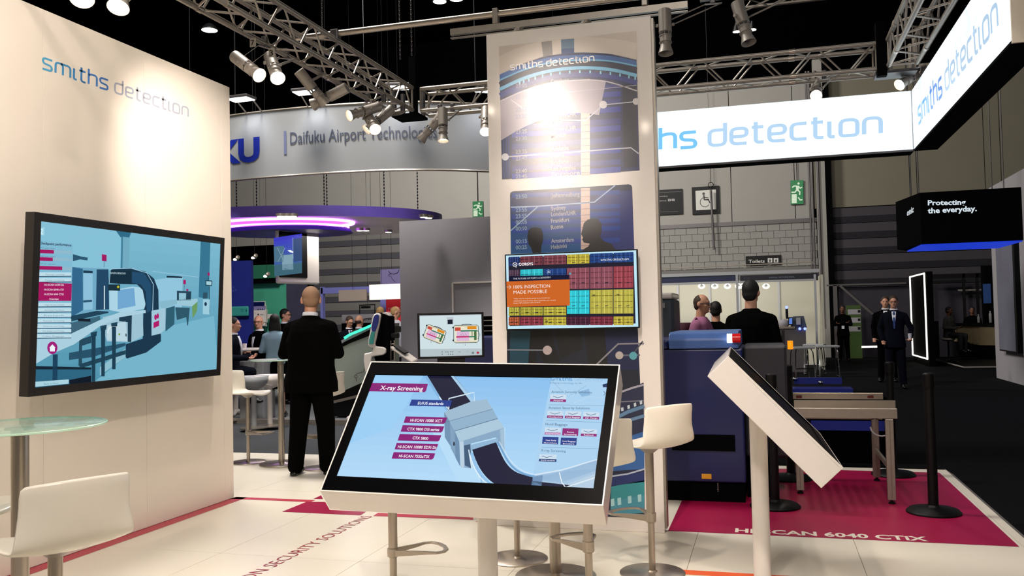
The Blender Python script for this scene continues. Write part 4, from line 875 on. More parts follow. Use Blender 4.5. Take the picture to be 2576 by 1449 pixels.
# ------------------------------------------------------------------ bar stools and glass tables
def shell_mb():
    rows = [(.205, .725, .16), (.2, .742, .17), (.17, .750, .18), (.09, .744, .192), (0, .738, .198), (-.09, .738, .203), (-.15, .745, .206), (-.185, .765, .205), (-.205, .80, .2), (-.215, .855, .19), (-.222, .92, .184), (-.23, 1.0, .188)]
    m, N = MB(), 13; vs_ = []
    for i, (y, z, hw) in enumerate(rows):
        bk = max(0, min(1, (i-6)/3.))
        for k in range(N):
            t = -1+2*k/(N-1); vs_.append((hw*t, y+bk*.055*t*t+(1-bk)*(-.02*t*t if i < 2 else 0), z+(1-bk)*.022*t*t-bk*(1 if i == len(rows)-1 else 0)*.012*t*t))
    m.add(vs_, [(i*N+k, i*N+k+1, (i+1)*N+k+1, (i+1)*N+k) for i in range(len(rows)-1) for k in range(N-1)]); return m
def make_stool(label, x, y, yaw, group=None):
    t = thing('bar_stool', label, 'bar stool', (x, y, 0), math.radians(yaw), group)
    s_ = shell_mb().build('seat_shell', 'shell_white', t, smooth='all', fix=False); sd = s_.modifiers.new('thick', 'SOLIDIFY'); sd.thickness = .012; sd.offset = 0
    ss = s_.modifiers.new('soft', 'SUBSURF'); ss.levels = 1; ss.render_levels = 1
    MB().lathe([(.028, .70), (.06, .725), (.085, .738), (.085, .742)], n=20).build('seat_mount', 'spot_grey', t, smooth=True)
    up = MB().cyl((0, 0, .31), (0, 0, .72), .0245, n=20).build('upper_pole', 'steel', t, smooth=True)
    MB().cyl((0, 0, .01), (0, 0, .32), .0195, n=20).build('lower_pole', 'steel', t, smooth=True)
    MB().lathe([(.026, .295), (.031, .3), (.031, .35), (.027, .352)], n=20).build('collar', 'steel', up, smooth=True)
    f = MB(); pts = [(.024, .0), (.085, .15), (.115, .205), (.11, .245), (.07, .275), (0, .285), (-.07, .275), (-.11, .245), (-.115, .205), (-.085, .15), (-.024, 0)]
    rings = []
    for i, p in enumerate(pts):
        q0, q1 = pts[max(0, i-1)], pts[min(len(pts)-1, i+1)]; d = Vector((q1[0]-q0[0], q1[1]-q0[1])).normalized(); nx, ny = -d.y, d.x
        h = .02 if i in (0, 10) else (.011 if i in (1, 9) else .006); w_ = .004 if i in (0, 10) else (.006 if i in (1, 9) else .012)
        rings.append([V3((p[0]+nx*w_*a, p[1]+ny*w_*a, .322+h*b)) for a, b in ((-1, -1), (1, -1), (1, 1), (-1, 1))])
    f.loft(rings).build('footrest', 'steel', up, bevel=.002)
    MB().lathe([(.19, 0), (.19, .006), (.185, .010), (.03, .013), (.022, .02)], n=48).build('base_plate', 'steel', t, smooth=True)
    return t
G = 'white shell bar stools'
s0 = make_stool('white bar stool in the left foreground seen from behind, beside the glass table', -2.431, 2.556, 66, G)
def stool(x, y, yaw, label): return dup(s0, (x, y, 0), math.radians(yaw), label, G)
p = pd(-108, 1400, 3.7); stool(p.x, p.y, -80, 'white bar stool cut by the left photo edge, beyond the glass table')
stool(-.917, 4.485, 33, 'white bar stool half hidden by the right edge of the big touch table')
stool(-.688, 5.201, 50, 'white bar stool standing in front of the column base, fully visible at right')
sx = stool(pd(989, 1400, 4.7).x, pd(989, 1400, 4.7).y, -52, 'bar stool behind the touch table with only its left pole and footrest visible')
stool(-1.543, 5.338, -135, 'bar stool behind the touch table whose round base shows right of the kiosk pole')
stool(-5.467, 8.459, -92, 'white bar stool facing right beside the end of the left booth wall')
stool(-4.465, 8.23, 80, 'bar stool hidden behind the legs of the standing man in black')
sx.scale = (1, 1, .83)
def gtable(x, y, label, z=1.12, r=.316):
    t = thing('glass_bar_table', label, 'bar table', (x, y, 0), group='round glass bar tables')
    MB().lathe([(r-.004, z-.010), (r, z-.008), (r, z-.002), (r-.004, z)], n=56).build('glass_top', 'glass_green', t, smooth=True)
    MB().lathe([(r-.001, z-.0095), (r+.0015, z-.008), (r+.0015, z-.002), (r-.001, z-.0005)], n=56, caps=False).build('glass_rim', 'glass_edge', t, smooth=True)
    MB().lathe([(.055, z-.016), (.055, z-.0105)], n=24).build('top_flange', 'steel', t); MB().cyl((0, 0, .012), (0, 0, z-.016), .033, n=28).build('pole', 'steel', t, smooth=True)
    MB().lathe([(.235, 0), (.235, .01), (.228, .016), (.05, .02), (.036, .028)], n=48).build('base_plate', 'steel', t, smooth=True)
    return t
gtable(-2.863, 2.832, 'round glass bar table at the left photo edge with green rim')
gtable(-1.221, 5.013, 'glass bar table hidden behind the big touch table, only its pole visible'); gtable(-5.02, 8.395, 'small glass bar table beside the standing man in black')
t = thing('leaflets', 'loose printed leaflets lying on the glass table beside the man in black', 'papers', (-5.05, 8.35, 1.121))
for i in range(4):
    a = R.uniform(0, 3); c = V3((-5.05+R.uniform(-.15, .12), 8.35+R.uniform(-.12, .12), 1.1215+.0012*i)); MB().obox(c, (cos(a), sin(a), 0), (-sin(a), cos(a), 0), (0, 0, 1), .1, .07, 0, .001).build('leaflet', ['fascia_grey', 'machine_blue_light', 'white_lacquer', 'partition_grey'][i], t, world=True)

# ------------------------------------------------------------------ barrier posts
def post(x, y, label):
    t = thing('barrier_post', label, 'barrier post', (x, y, 0), group='black belt barrier posts')
    MB().lathe([(.19, 0), (.19, .012), (.17, .03), (.05, .045), (.04, .06)], n=40).build('base', 'black', t, smooth=True)
    MB().cyl((0, 0, .04), (0, 0, .93), .036, n=20).build('pole', 'black', t, smooth=True); MB().lathe([(.04, .92), (.042, .93), (.042, 1.02), (.03, 1.03)], n=20).build('belt_head', 'black', t, smooth=True)
    return t
post(.014, 7.159, 'black barrier post just behind the edge-on touch table pole'); post(1.136, 7.155, 'black barrier post at front right of the magenta floor')
post(.162, 8.374, 'black barrier post at the back, left of the conveyor legs'); post(1.06, 8.72, 'black barrier post behind the conveyor legs')

# ------------------------------------------------------------------ scanner on the magenta floor
t = thing('xray_scanner', 'large blue baggage scanner with grey tunnel on the magenta floor', 'scanner', (-.5, 7.7, 0))
MB().box(-1.3, -.2, 7.24, 8.3, .16, 1.22).build('body', 'machine_blue', t, world=True, bevel=.012)
MB().box(-1.3, -.21, 7.27, 8.28, .0, .16).build('plinth', 'black_matt', t, world=True)
MB().loft([[V3((-.775+.02*k, 0, 0))+V3((0, y, z)) for y, z in ((7.22, 1.225), (7.22, 1.30), (7.25, 1.345), (7.3, 1.36), (8.2, 1.36), (8.28, 1.3), (8.28, 1.225))] for k in (0, 27.5)]).build('hood', 'machine_blue_light', t, world=True, bevel=.01)
MB().box(-1.3, -.78, 7.22, 8.28, 1.225, 1.3).build('hood_end', 'machine_blue', t, world=True, bevel=.02)
a = py_(1690, 1092, 7.238); b = py_(1850, 1135, 7.238); MB().box(a.x, b.x, 7.225, 7.245, b.z, a.z).build('vent_recess', 'black_matt', t, world=True)
a = py_(1765, 1192, 7.238); b = py_(1790, 1205, 7.238); MB().box(a.x, b.x, 7.236, 7.242, b.z, a.z).build('warning_label', mat('label_yellow', '#d89a1c', .5), t, world=True)
a = py_(1806, 1215, 7.25); MB().cyl(a, a-V3((0, 0, .07)), .002, n=6).ell(a-V3((0, 0, .05)), (.006, .006, .008)).build('hanging_pin', 'chrome', t, world=True)
MB().box(-.2, .14, 7.42, 8.2, .34, 1.235).build('tunnel', 'machine_grey', t, world=True, bevel=.02)
MB().box(-.2, .0, 7.5, 8.1, .0, .34).build('tunnel_base', 'black_matt', t, world=True)
MB().box(.141, .146, 7.55, 8.05, .66, 1.05).build('lead_curtain', 'black_matt', t, world=True)
a = py_(1829, 851, 7.2); b = py_(1842, 851, 7.2); c2 = py_(1863, 851, 7.2)
MB().cyl((a.x, 7.2, a.z), (b.x, 7.2, a.z), .036, n=20).build('white_beacon', mat('beacon_white', '#ffffff', .4, emit=3.), t, world=True, smooth=True)
MB().cyl((b.x, 7.2, a.z), (c2.x, 7.2, a.z), .036, n=20).build('red_beacon', mat('beacon_red', '#c01010', .25, emit=.12), t, world=True, smooth=True)
a = py_(1988, 868, 7.6); MB().cyl(a-V3((0, 0, .035)), a+V3((0, 0, .035)), .022, n=16).build('amber_beacon', mat('beacon_amber', '#f09010', .4, emit=.8), t, world=True, smooth=True)
t = thing('conveyor_table', 'steel roller conveyor on aluminium legs right of the scanner', 'conveyor', (.55, 7.9, 0))
FY, BY = 7.42, 8.42
def zz(px, py, y): return py_(px, py, y).z
MB().box(.16, .945, FY-.01, FY+.03, zz(2130, 1052, FY), zz(2130, 1027, FY)).build('front_beam', 'alu', t, world=True, bevel=.003)
MB().box(.185, .94, FY+.04, FY+.06, zz(2130, 1028, FY), zz(2130, 1007, FY+.05)).build('side_guard', 'steel', t, world=True)
MB().box(.16, .945, BY-.03, BY+.01, .54, .64).build('rear_beam', 'alu', t, world=True)
MB().box(.2, .96, BY-.02, BY, zz(2130, 1004, BY), zz(2130, 988, BY)).build('rear_guard', 'steel', t, world=True, bevel=.003)
for k in range(12):
    x = .21+k*.063; MB().cyl((x, FY+.07, .69), (x, BY-.04, .60), .015, n=10).build('roller', 'steel', t, world=True, smooth=True)
for x, y in ((.885, FY+.01), (.885, BY-.01), (.22, FY+.3), (.22, BY-.01)):
    MB().box(x-.03, x+.03, y-.02, y+.02, .03, .655 if y < 8 else .56).box(x-.004, x+.004, y-.026, y+.026, .05, .65 if y < 8 else .55).build('leg', 'alu', t, world=True, bevel=.004); MB().lathe([(.025, 0), (.025, .012), (.01, .02), (.01, .04)], (x, y, 0)).build('foot', 'black', t, world=True)
MB().box(.875, .895, FY, BY, .25, .29).build('leg_brace', 'alu', t, world=True)
for px in (2010, 2190): 
    a = py_(px, 998, BY-.025); MB().box(a.x-.025, a.x+.025, BY-.026, BY-.019, a.z-.012, a.z+.012).build('red_button', mat('dull_red', '#5a1010', .5), t, world=True)
MB().tube([V3((.83+.08*cos(k), FY+.02, .62+.07*sin(k)-.03)) for k in [PI+i*PI/8 for i in range(9)]], .006).build('cable_loop', 'grey_shell', t, world=True, smooth=True)
# dark blue equipment behind it
t = thing('baggage_unit', 'low dark baggage unit with blue side panels behind the conveyor', 'machine', (.7, 9.9, -.05))
MB().box(.15, 1.15, 9.65, 10.4, -.05, .62).build('body', 'black_matt', t, world=True)
a = py_(2040, 1058, 9.64); b = py_(2232, 1084, 9.64); MB().box(a.x, b.x, 9.62, 9.65, b.z, a.z).build('blue_panel', mat('panel_blue', '#14268c', .4, emit=.0), t, world=True)
a = py_(1995, 978, 10.0); b = py_(2146, 990, 10.0); MB().box(a.x, b.x, 9.98, 10.3, b.z, a.z).build('blue_tray', 'panel_blue', t, world=True)
a = py_(1998, 950, 10.4); b = py_(2118, 966, 10.4); MB().box(a.x, b.x, 10.38, 10.45, b.z, a.z).build('blue_rail', 'panel_blue', t, world=True)
for px, py in ((2000, 953), (2064, 962)): a = py_(px, py, 10.35); MB().ell(a, (.03, .02, .02)).build('knob', 'chrome', t, world=True, smooth=True)
t = thing('upright_scanner', 'slate grey upright scanner with cream cap behind the column edge', 'scanner', (-1.1, 9.6, -.05))
a = py_(1694, 752, 9.6); MB().box(a.x-.9, a.x, 9.6, 10.3, -.05, a.z).build('body', 'machine_slate', t, world=True, bevel=.03)
MB().box(a.x-.9, a.x-.005, 9.59, 10.31, a.z+.002, a.z+.07).build('cap', 'white_lacquer', t, world=True, bevel=.02)
b = py_(1664, 769, 9.59); MB().box(b.x-.09, b.x+.035, 9.588, 9.6, b.z-.025, b.z+.03).build('badge', 'fascia_grey', t, world=True)
# console and blue unit left of the column
t = thing('operator_console', 'white tilted keyboard shelf on a console left of the operator monitor', 'console', (-2.75, 6.9, 0))
q = [pd(*z) for z in ((982, 872, 7.6), (1002, 869, 7.7), (1050, 903, 7.25), (1035, 909, 7.15))]
MB().prism(q, (0, 0, -.012)).build('keyboard_shelf', 'white_lacquer', t, world=True)
q = [pd(*z)+V3((0, 0, .003)) for z in ((990, 873, 7.56), (1001, 871, 7.6), (1028, 889, 7.36), (1017, 892, 7.3))]
MB().prism(q, (0, 0, .01)).build('keyboard', 'black', t, world=True)
MB().box(-2.75, -2.2, 6.5, 7.0, .95, .99).build('desk_top', 'white_lacquer', t, world=True, bevel=.004); MB().box(-2.7, -2.25, 6.55, 6.95, 0, .95).build('pedestal', 'grey_shell', t, world=True)
t = thing('baggage_scanner', 'dark blue scanner end seen between the operator monitor and the column', 'scanner', (-2.6, 8.5, 0))
a = py_(1130, 848, 8.2); b = py_(1242, 846, 8.2)
MB().box(a.x, b.x+.8, 8.2, 8.95, 0, a.z).build('body', 'machine_blue', t, world=True, bevel=.03)
MB().box(b.x-.35, b.x+.7, 8.9, 9.0, a.z, a.z+.2).build('rear_rack', 'black_matt', t, world=True)
for k in range(3): MB().box(b.x-.35, b.x+.7, 8.88, 8.9, a.z+.04+k*.055, a.z+.05+k*.055).build('rack_shelf', 'alu', t, world=True)
# ------------------------------------------------------------------ people
mat('skin', '#c99478', .55, var=.04, scale=12); mat('skin_dark', '#6a4432', .55, var=.04); mat('suit_black', '#030303', .98, var=.2, scale=90, spec=.05); mat('suit_navy', '#080b16', .95, spec=.1, var=.15, scale=90)
mat('suit_grey', '#4a4a48', .9, var=.1, scale=90); mat('shirt_white', '#d9dce4', .8); mat('shirt_blue', '#8fb2c0', .85, var=.05, scale=14); mat('shirt_pink', '#a8688c', .85, var=.06, scale=14)
mat('hair_dark', '#0b0908', .7, var=.3, scale=80); mat('hair_brown', '#3a281c', .75, var=.3, scale=80); mat('hair_blonde', '#a08050', .75, var=.2, scale=80); mat('hair_stubble', '#8a6a52', .8, var=.1, scale=90)
mat('shoe_black', '#040404', .3); mat('glasses_black', '#050505', .3); mat('tie_blue', '#1c3a78', .6); mat('maroon', '#3a1020', .85); mat('trousers_grey', '#1a1a1e', .9); mat('eye_dark', '#14100e', .4); mat('lip', '#7a4038', .6)
def remesh(o, vox, sm=3):
    m = o.modifiers.new('fuse', 'REMESH'); m.mode = 'VOXEL'; m.voxel_size = vox; m.use_smooth_shade = True
    if sm: s_ = o.modifiers.new('soften', 'SMOOTH'); s_.iterations = sm; s_.factor = .5
def oval(c, rx, ry, n=18, sq=.75, ex=None, ey=None):
    ex = ex or V3((1, 0, 0)); ey = ey or V3((0, 1, 0)); out = []
    for k in range(n):
        a = 2*PI*k/n; ca, sa = cos(a), sin(a); out.append(V3(c)+ex*rx*math.copysign(abs(ca)**sq, ca)+ey*ry*math.copysign(abs(sa)**sq, sa))
    return out
def hand(b, w_, d, k, curl=.5, s=1.):
    """palm with five fingers; d: pointing direction, k: side sign"""
    d = V3(d).normalized(); x, y, _ = frame_from(d); b.ell(w_+d*.045*s, (.04*s, .018*s, .048*s), Matrix((x, y, d)).transposed())
    for i, (o, l) in enumerate(((-.03, .062), (-.01, .075), (.01, .072), (.028, .055))):
        p = w_+d*.08*s+x*o*s; q = p+(d*.6+y*curl).normalized()*l*.55*s; r_ = q+(d*.2+y*curl*1.6).normalized()*l*.5*s
        b.caps(p, q, .0095*s, .009*s, 6); b.caps(q, r_, .009*s, .008*s, 6)
    p = w_+d*.03*s+x*.035*k*s; b.caps(p, p+(x*k+d*.8+y*.3).normalized()*.06*s, .011*s, .009*s, 6)
def person(label, x, y, yaw, h=1.78, z=0, pose='stand', suit='suit_black', trs='suit_black', hair='hair_dark', hs='short', skin='skin', shirt='shirt_white', head=(0, 0), arms=None, vox=.011, build=1., glasses=False,
           tie=None, female=False, legs=None, group=None, seat=.78, fat=1., hsc=1., collar=True, lean=0., open_front=False, sleeve=True, extras=None):
    s = h/1.80; t = thing('person', label, 'person', (x, y, z), math.radians(yaw), group)
    S = lambda p: V3(p)*s
    # joints (facing +y)
    if pose == 'stand':
        hip = V3((0, 0, .93)); kn = [V3((-.11, .01, .50)), V3((.11, .01, .50))]; an = [V3((-.13, -.01, .09)), V3((.13, -.01, .09))]
        if legs: kn, an = [V3(q) for q in legs[:2]], [V3(q) for q in legs[2:]]
        sho = 1.47
    else:
        hz = seat/s; hip = V3((0, 0, hz+.09)); kn = [V3((-.13, .42, hz+.06)), V3((.13, .42, hz+.06))]; an = [V3((-.12, .40, hz-.36)), V3((.12, .40, hz-.36))]; sho = hz+.60
    ly = lean
    chest = V3((0, ly*.8, sho-.14)); nk = V3((0, ly-.01, sho+.07)); hc = V3((0, ly+.02, sho+.22))
    sw = (.19 if not female else .165)*build
    sh = [V3((-sw, ly, sho-.04)), V3((sw, ly, sho-.04))]
    el, wr = [V3((-sw-.06, ly-.03, sho-.30)), V3((sw+.06, ly-.03, sho-.30))], [V3((-sw-.05, ly+.08, sho-.53)), V3((sw+.05, ly+.08, sho-.53))]
    if arms == 'front': el = [V3((-sw-.075, ly+.0, sho-.30)), V3((sw+.075, ly+.0, sho-.30))]; wr = [V3((-.09, ly+.27, sho-.30)), V3((.09, ly+.27, sho-.32))]
    if arms == 'crossed': el = [V3((-sw-.06, ly+.06, sho-.28)), V3((sw+.06, ly+.06, sho-.28))]; wr = [V3((.10, ly+.2, sho-.25)), V3((-.10, ly+.22, sho-.22))]
    if isinstance(arms, tuple): el, wr = [V3(q) for q in arms[:2]], [V3(q) for q in arms[2:]]
    Hm = Matrix.Rotation(math.radians(head[0]), 3, 'Z') @ Matrix.Rotation(math.radians(head[1]), 3, 'X')
    HP = lambda p: S(hc-V3((0, 0, .05))+Hm @ (V3(p)*hsc+V3((0, 0, .05))))
    Rm = Hm*hsc
    b = MB()   # whole body
    b.ell(HP((0, -.012, .025)), S((.076, .096, .098)), Rm, 20, 14); b.ell(HP((0, .018, -.045)), S((.058, .070, .075)), Rm, 18, 12)
    b.caps(HP((0, .078, .012)), HP((0, .104, -.028)), .009*s, .015*s, 8); b.ell(HP((0, .082, .03)), S((.05, .014, .012)), Rm); b.ell(HP((0, .072, -.085)), S((.026, .02, .018)), Rm)
    b.ell(HP((0, .080, -.062)), S((.026, .012, .010)), Rm)
    for k in (-1, 1): b.ell(HP((k*.079, -.01, -.005)), S((.011, .02, .034)), Rm); b.ell(HP((k*.036, .062, -.02)), S((.022, .02, .018)), Rm)
    b.caps(S(nk-V3((0, 0, .06))), S(hc-V3((0, .015, .06))), .062*s*(.88 if female else 1), .056*s*(.85 if female else 1))
    b.loft([oval(S(hip+(chest-hip)*f+V3((0, 0, 0))), r0*s*build, r1*s) for f, r0, r1 in ((-.2, .13, .09), (0, .15, .10), (.4, .13, .09), (.8, .15, .10), (1.0, .16, .10), (1.25, .12, .08))])
    for k in (0, 1):
        b.caps(S(sh[k]), S(el[k]), .045*s, .038*s); b.caps(S(el[k]), S(wr[k]), .037*s, .026*s); hand(b, S(wr[k]), (wr[k]-el[k]), 1 if k else -1, .5, s)
        hp = S(hip+V3(((-.09, .09)[k], 0, 0))); b.caps(hp, S(kn[k]), .08*s, .052*s); b.caps(S(kn[k]), S(an[k]), .05*s, .035*s); b.caps(S(an[k]), S(an[k])+V3((0, .09, -.045))*s, .033*s, .022*s)
    o = b.build('body', skin, t, smooth='all'); remesh(o, vox, 2)
    if glasses or True:
        e_ = MB()
        for k in (-1, 1): e_.ell(HP((k*.032, .088, .008)), S((.013, .006, .006)), Rm, 8, 6)
        e_.build('eyes', 'eye_dark', t, smooth='all'); MB().ell(HP((0, .095, -.058)), S((.022, .005, .004)), Rm, 8, 6).build('lips', 'lip', t, smooth='all')
    if glasses:
        g = MB()
        for k in (-1, 1):
            g.tube([HP((k*.034+.025*cos(a), .102, .006+.016*sin(a))) for a in [i*PI/5 for i in range(10)]], .0028*s, 5, True); g.cyl(HP((k*.058, .1, .01)), HP((k*.082, -.01, .012)), .003*s, n=5)
        g.cyl(HP((-.01, .104, .01)), HP((.01, .104, .01)), .003*s, n=5); g.build('glasses', 'glasses_black', t)
    # hair
    if hs != 'none':
        hb = MB()
        if hs == 'short': hb.ell(HP((0, -.022, .038)), S((.083, .098, .098)), Rm, 18, 12); hb.ell(HP((0, -.055, -.01)), S((.074, .058, .075)), Rm, 14, 10)
        if hs == 'stubble': hb.ell(HP((0, -.022, .026)), S((.079, .094, .094)), Rm, 18, 12); hb.ell(HP((0, -.05, -.02)), S((.072, .055, .06)), Rm, 14, 10)
        if hs == 'rim': hb.ell(HP((0, -.045, -.008)), S((.080, .068, .05)), Rm, 18, 10)
        if hs == 'long': hb.ell(HP((0, -.02, .035)), S((.09, .105, .102)), Rm, 18, 12); hb.loft([oval(HP((0, -.045, z_)), r_*s, r2*s, 16) for z_, r_, r2 in ((.03, .085, .06), (-.05, .098, .062), (-.12, .108, .06), (-.17, .112, .05))])
        o = hb.build('hair', hair, t, smooth='all'); remesh(o, max(vox, .01), 1)
    # trousers or skirt
    tb = MB(); r = 1.0
    if female and pose == 'stand':
        tb.loft([oval(S((0, 0, z_)), rx*s, ry*s) for z_, rx, ry in ((.50, .17, .12), (.7, .18, .13), (.85, .185, .135), (.98, .165, .12), (1.08, .135, .10))])
        o = tb.build('skirt', trs, t, smooth='all'); remesh(o, vox+.004, 3)
    else:
        tb.loft([oval(S(hip+V3((0, 0, z_))), rx*s*fat, ry*s*fat) for z_, rx, ry in ((-.10, .16, .115), (0, .175, .13), (.10, .16, .12), (.14, .15, .11))])
        for k in (0, 1):
            hp = S(hip+V3(((-.09, .09)[k], 0, -.02))); a0 = S(an[k]); k0 = S(kn[k])
            tb.caps(hp, k0, .100*s*fat, .080*s*fat); tb.caps(k0, a0+V3((0, 0, .0)), .078*s*fat, .066*s*fat)
            if pose == 'stand': tb.caps(a0+V3((0, 0, .09)), a0+V3((0, .015, -.02)), .066*s, .062*s)
        o = tb.build('trousers', trs, t, smooth='all'); remesh(o, vox+.002, 3)
    # shoes
    for k in (0, 1):
        a0 = S(an[k]); fb = MB(); fl = a0.z-.085*s
        dx = (-.02 if k == 0 else .02)
        fb.ell(V3((a0.x+dx*.5, a0.y+.03, fl+.045)), (.042*s, .085*s, .045*s)); fb.ell(V3((a0.x+dx, a0.y+.13, fl+.032)), (.047*s, .08*s, .034*s)); fb.ell(V3((a0.x+dx*.7, a0.y+.07, fl+.055)), (.045*s, .08*s, .045*s)); fb.box(a0.x-.034+dx*.4, a0.x+.034+dx*.4, a0.y-.055, a0.y+.02, fl, fl+.03)
        o = fb.build('shoe', 'shoe_black', t, smooth='all'); remesh(o, .009, 2)
    # jacket / shirt
    jb = MB(); fx, fy = build*fat, fat
    if pose == 'stand': prof = ((.80 if not female else 1.0, .205, .15), (.90, .20, .15), (1.02, .182, .135), (1.15, .172, .128), (1.28, .19, .135), (1.38, .20, .135), (1.45, .188, .115), (1.485, .145, .10), (1.515, .09, .08), (1.54, .07, .072))
    else: prof = tuple((sho+a_, b_, c_) for a_, b_, c_ in ((-.60, .20, .16), (-.48, .195, .155), (-.32, .175, .135), (-.18, .19, .135), (-.09, .20, .135), (-.02, .188, .115), (.015, .145, .10), (.045, .09, .08), (.07, .07, .072)))
    z0_, z1_ = prof[0][0], sho
    rings = []
    for z_, rx, ry in prof:
        f = max(0, min(1, (z_-z0_)/(z1_-z0_))); wd = 1 if z_ > sho-.1 else fx; rings.append(oval(S((0, ly*f*f, z_)), rx*s*wd*(.9 if female else 1), ry*s*fy*(.9 if female else 1), 20, .8))
    jb.loft(rings)
    for k in (0, 1):
        jb.caps(S(V3(((-.05, .05)[k], ly-.01, sho+.0))), S(sh[k]+V3((0, 0, -.005))), .058*s, .060*s)
        jb.ell(S(sh[k])-V3((0, 0, .015)), (.062*s, .066*s, .056*s)); jb.caps(S(sh[k])-V3((0, 0, .01)), S(el[k]), .062*s*(.85 if female else 1), .056*s*(.85 if female else 1)); jb.caps(S(el[k]), S(el[k]+(wr[k]-el[k])*.93), .055*s*(.85 if female else 1), .044*s*(.85 if female else 1))
    o = jb.build('jacket' if suit.startswith('suit') else 'shirt', suit, t, smooth='all'); remesh(o, vox+.001, 3)
    if collar and suit.startswith('suit'):
        c = MB(); c.lathe([(.074*s, 0), (.076*s, .02*s), (.070*s, .036*s), (.062*s, .036*s), (.066*s, 0)], S((0, ly-.004, sho+.062)), (0, .12, 1), 24, caps=False); c.build('shirt_collar', shirt, t, smooth=True)
        zt = sho+.04
        yf = lambda z_: .118 if z_ > sho-.08 else .14*fy
        MB().loft([[S(V3((w_*a_, ly+yy_, z_))) for a_ in (-1, -.33, .33, 1)]+[S(V3((w_*a_, ly+yy_-.02, z_))) for a_ in (1, -1)] for z_, w_, yy_ in ((zt, .042, .088), (sho-.05, .036, .126*fy), (sho-.15, .024, .147*fy), (sho-.30, .006, .143*fy))]).build('shirt_front', shirt, t, smooth='all')
        if tie: MB().loft([[S(V3((w_*a_, ly+yy_, z_))) for a_, in ((-1,), (1,))]+[S(V3((w_*a_, ly+yy_-.012, z_))) for a_, in ((1,), (-1,))] for z_, w_, yy_ in ((zt-.005, .018, .096), (zt-.03, .012, .106), (sho-.15, .024, .153*fy), (sho-.30, .012, .150*fy))]).build('tie', tie, t)
    if extras: extras(t, S, HP, sho, ly)
    return t
VF = .013
# main figure: man in a black suit seen from behind
person('person in a black suit seen from behind, standing at centre left with bowed bald head', -4.36, 7.86, 6, 1.84, arms='front', hair='hair_stubble', hs='stubble', head=(22, -14), vox=.009, fat=1.16, build=1.1, hsc=1.12,
       legs=((-.13, .0, .50), (.13, .03, .50), (-.15, -.05, .09), (.14, .03, .09)))
def badge(t, S, HP, sho, ly):
    MB().tube([S(V3((-.06, ly+.1, sho+.05))), S(V3((-.03, ly+.16, sho-.15))), S(V3((0, ly+.175, sho-.32))), S(V3((.03, ly+.16, sho-.15))), S(V3((.06, ly+.1, sho+.05)))], .005, 5).build('lanyard', 'suit_navy', t); c = S(V3((0, ly+.18, sho-.37))); MB().box(c.x-.04, c.x+.04, c.y, c.y+.006, c.z-.05, c.z+.05).build('name_badge', 'shirt_white', t)
def yawto(p, q): d = V3(q)-V3(p); return math.degrees(math.atan2(-d.x, d.y))
def at(px, D): q = pd(px, 800, D); return q.x, q.y
def cam_yaw(x, y): return math.degrees(math.atan2(x, -y))      # facing the viewer
x, y = at(652, 15.7); person('person with bald head, glasses, black jacket and white shirt, seated at the white table', x, y, cam_yaw(x, y)-48, 1.78, z=0, pose='sit', seat=.72, hs='none', glasses=True, vox=VF, fat=1.15, extras=badge, arms='front', head=(30, 0), trs='suit_navy')
x, y = at(691, 14.2); person('person with long black hair in a pale blue shirt and black skirt, seen from behind', x, y, cam_yaw(x, y)+175, 1.64, hs='long', suit='shirt_blue', trs='suit_black', female=True, vox=VF, arms='front')
x, y = at(716, 16.6); person('person with dark hair, glasses and blue tie, standing behind the one in pale blue', x, y, cam_yaw(x, y)+62, 1.76, glasses=True, tie='tie_blue', vox=VF, extras=badge)
x, y = at(574, 13.9); person('person in navy suit cut off by the end of the left booth wall', x, y, cam_yaw(x, y)+70, 1.74, pose='sit', seat=.70, suit='suit_navy', trs='suit_navy', vox=VF, arms='front', lean=.08)
x, y = at(878, 18.5); person('person with short brown hair and glasses, looking down, behind the man in black', x, y, cam_yaw(x, y)+15, 1.72, pose='sit', seat=.72, suit='suit_navy', trs='suit_navy', hair='hair_brown', glasses=True, vox=VF, head=(10, -18), tie='tie_blue')
x, y = at(903, 17.6); person('balding person in a grey suit with back turned, beside the green-lit desk', x, y, cam_yaw(x, y)+140, 1.74, pose='sit', seat=.72, suit='suit_grey', trs='suit_grey', hair='hair_brown', hs='rim', vox=VF)
x, y = at(957, 19.5); person('person with blonde hair behind the bag-drop machine', x, y, cam_yaw(x, y)+170, 1.80, hair='hair_blonde', hs='long', suit='shirt_white', trs='trousers_grey', female=True, vox=VF)
x, y = at(993, 17.5); person('person in a white shirt with short fair hair beside the grey partition edge', x, y, cam_yaw(x, y)+120, 1.78, hair='hair_blonde', hs='stubble', suit='shirt_white', trs='trousers_grey', vox=VF, fat=1.25, head=(-20, -10))
x, y = at(775, 21); person('person whose brown hair shows just over the shoulder of the man in black', x, y, cam_yaw(x, y)+170, 1.62, hair='hair_brown', suit='suit_navy', vox=VF)
def straps(t, S, HP, sho, ly):
    for k in (-1, 1): MB().tube([S(V3((k*.1, ly-.12, sho-.12))), S(V3((k*.11, ly-.02, sho+.045))), S(V3((k*.11, ly+.12, sho-.1))), S(V3((k*.13, ly+.1, sho-.34)))], .018, 8).build('backpack_strap', 'maroon', t, smooth=True)
    b = MB(); b.loft([oval(S((0, ly-.24, z_)), r_*s_, .1, 16) for z_, r_, s_ in ((sho-.5, .10, 1), (sho-.4, .15, 1), (sho-.1, .15, 1), (sho+.0, .09, 1))]); b.build('backpack', 'maroon', t, smooth='all')
x, y = at(1763, 10.7); person('person in a pink shirt with glasses and backpack straps, turned to the right', x, y, cam_yaw(x, y)+72, 1.78, z=-.05, hs='stubble', hair='hair_brown', suit='shirt_pink', trs='trousers_grey', glasses=True, vox=VF, extras=straps, head=(-5, -3))
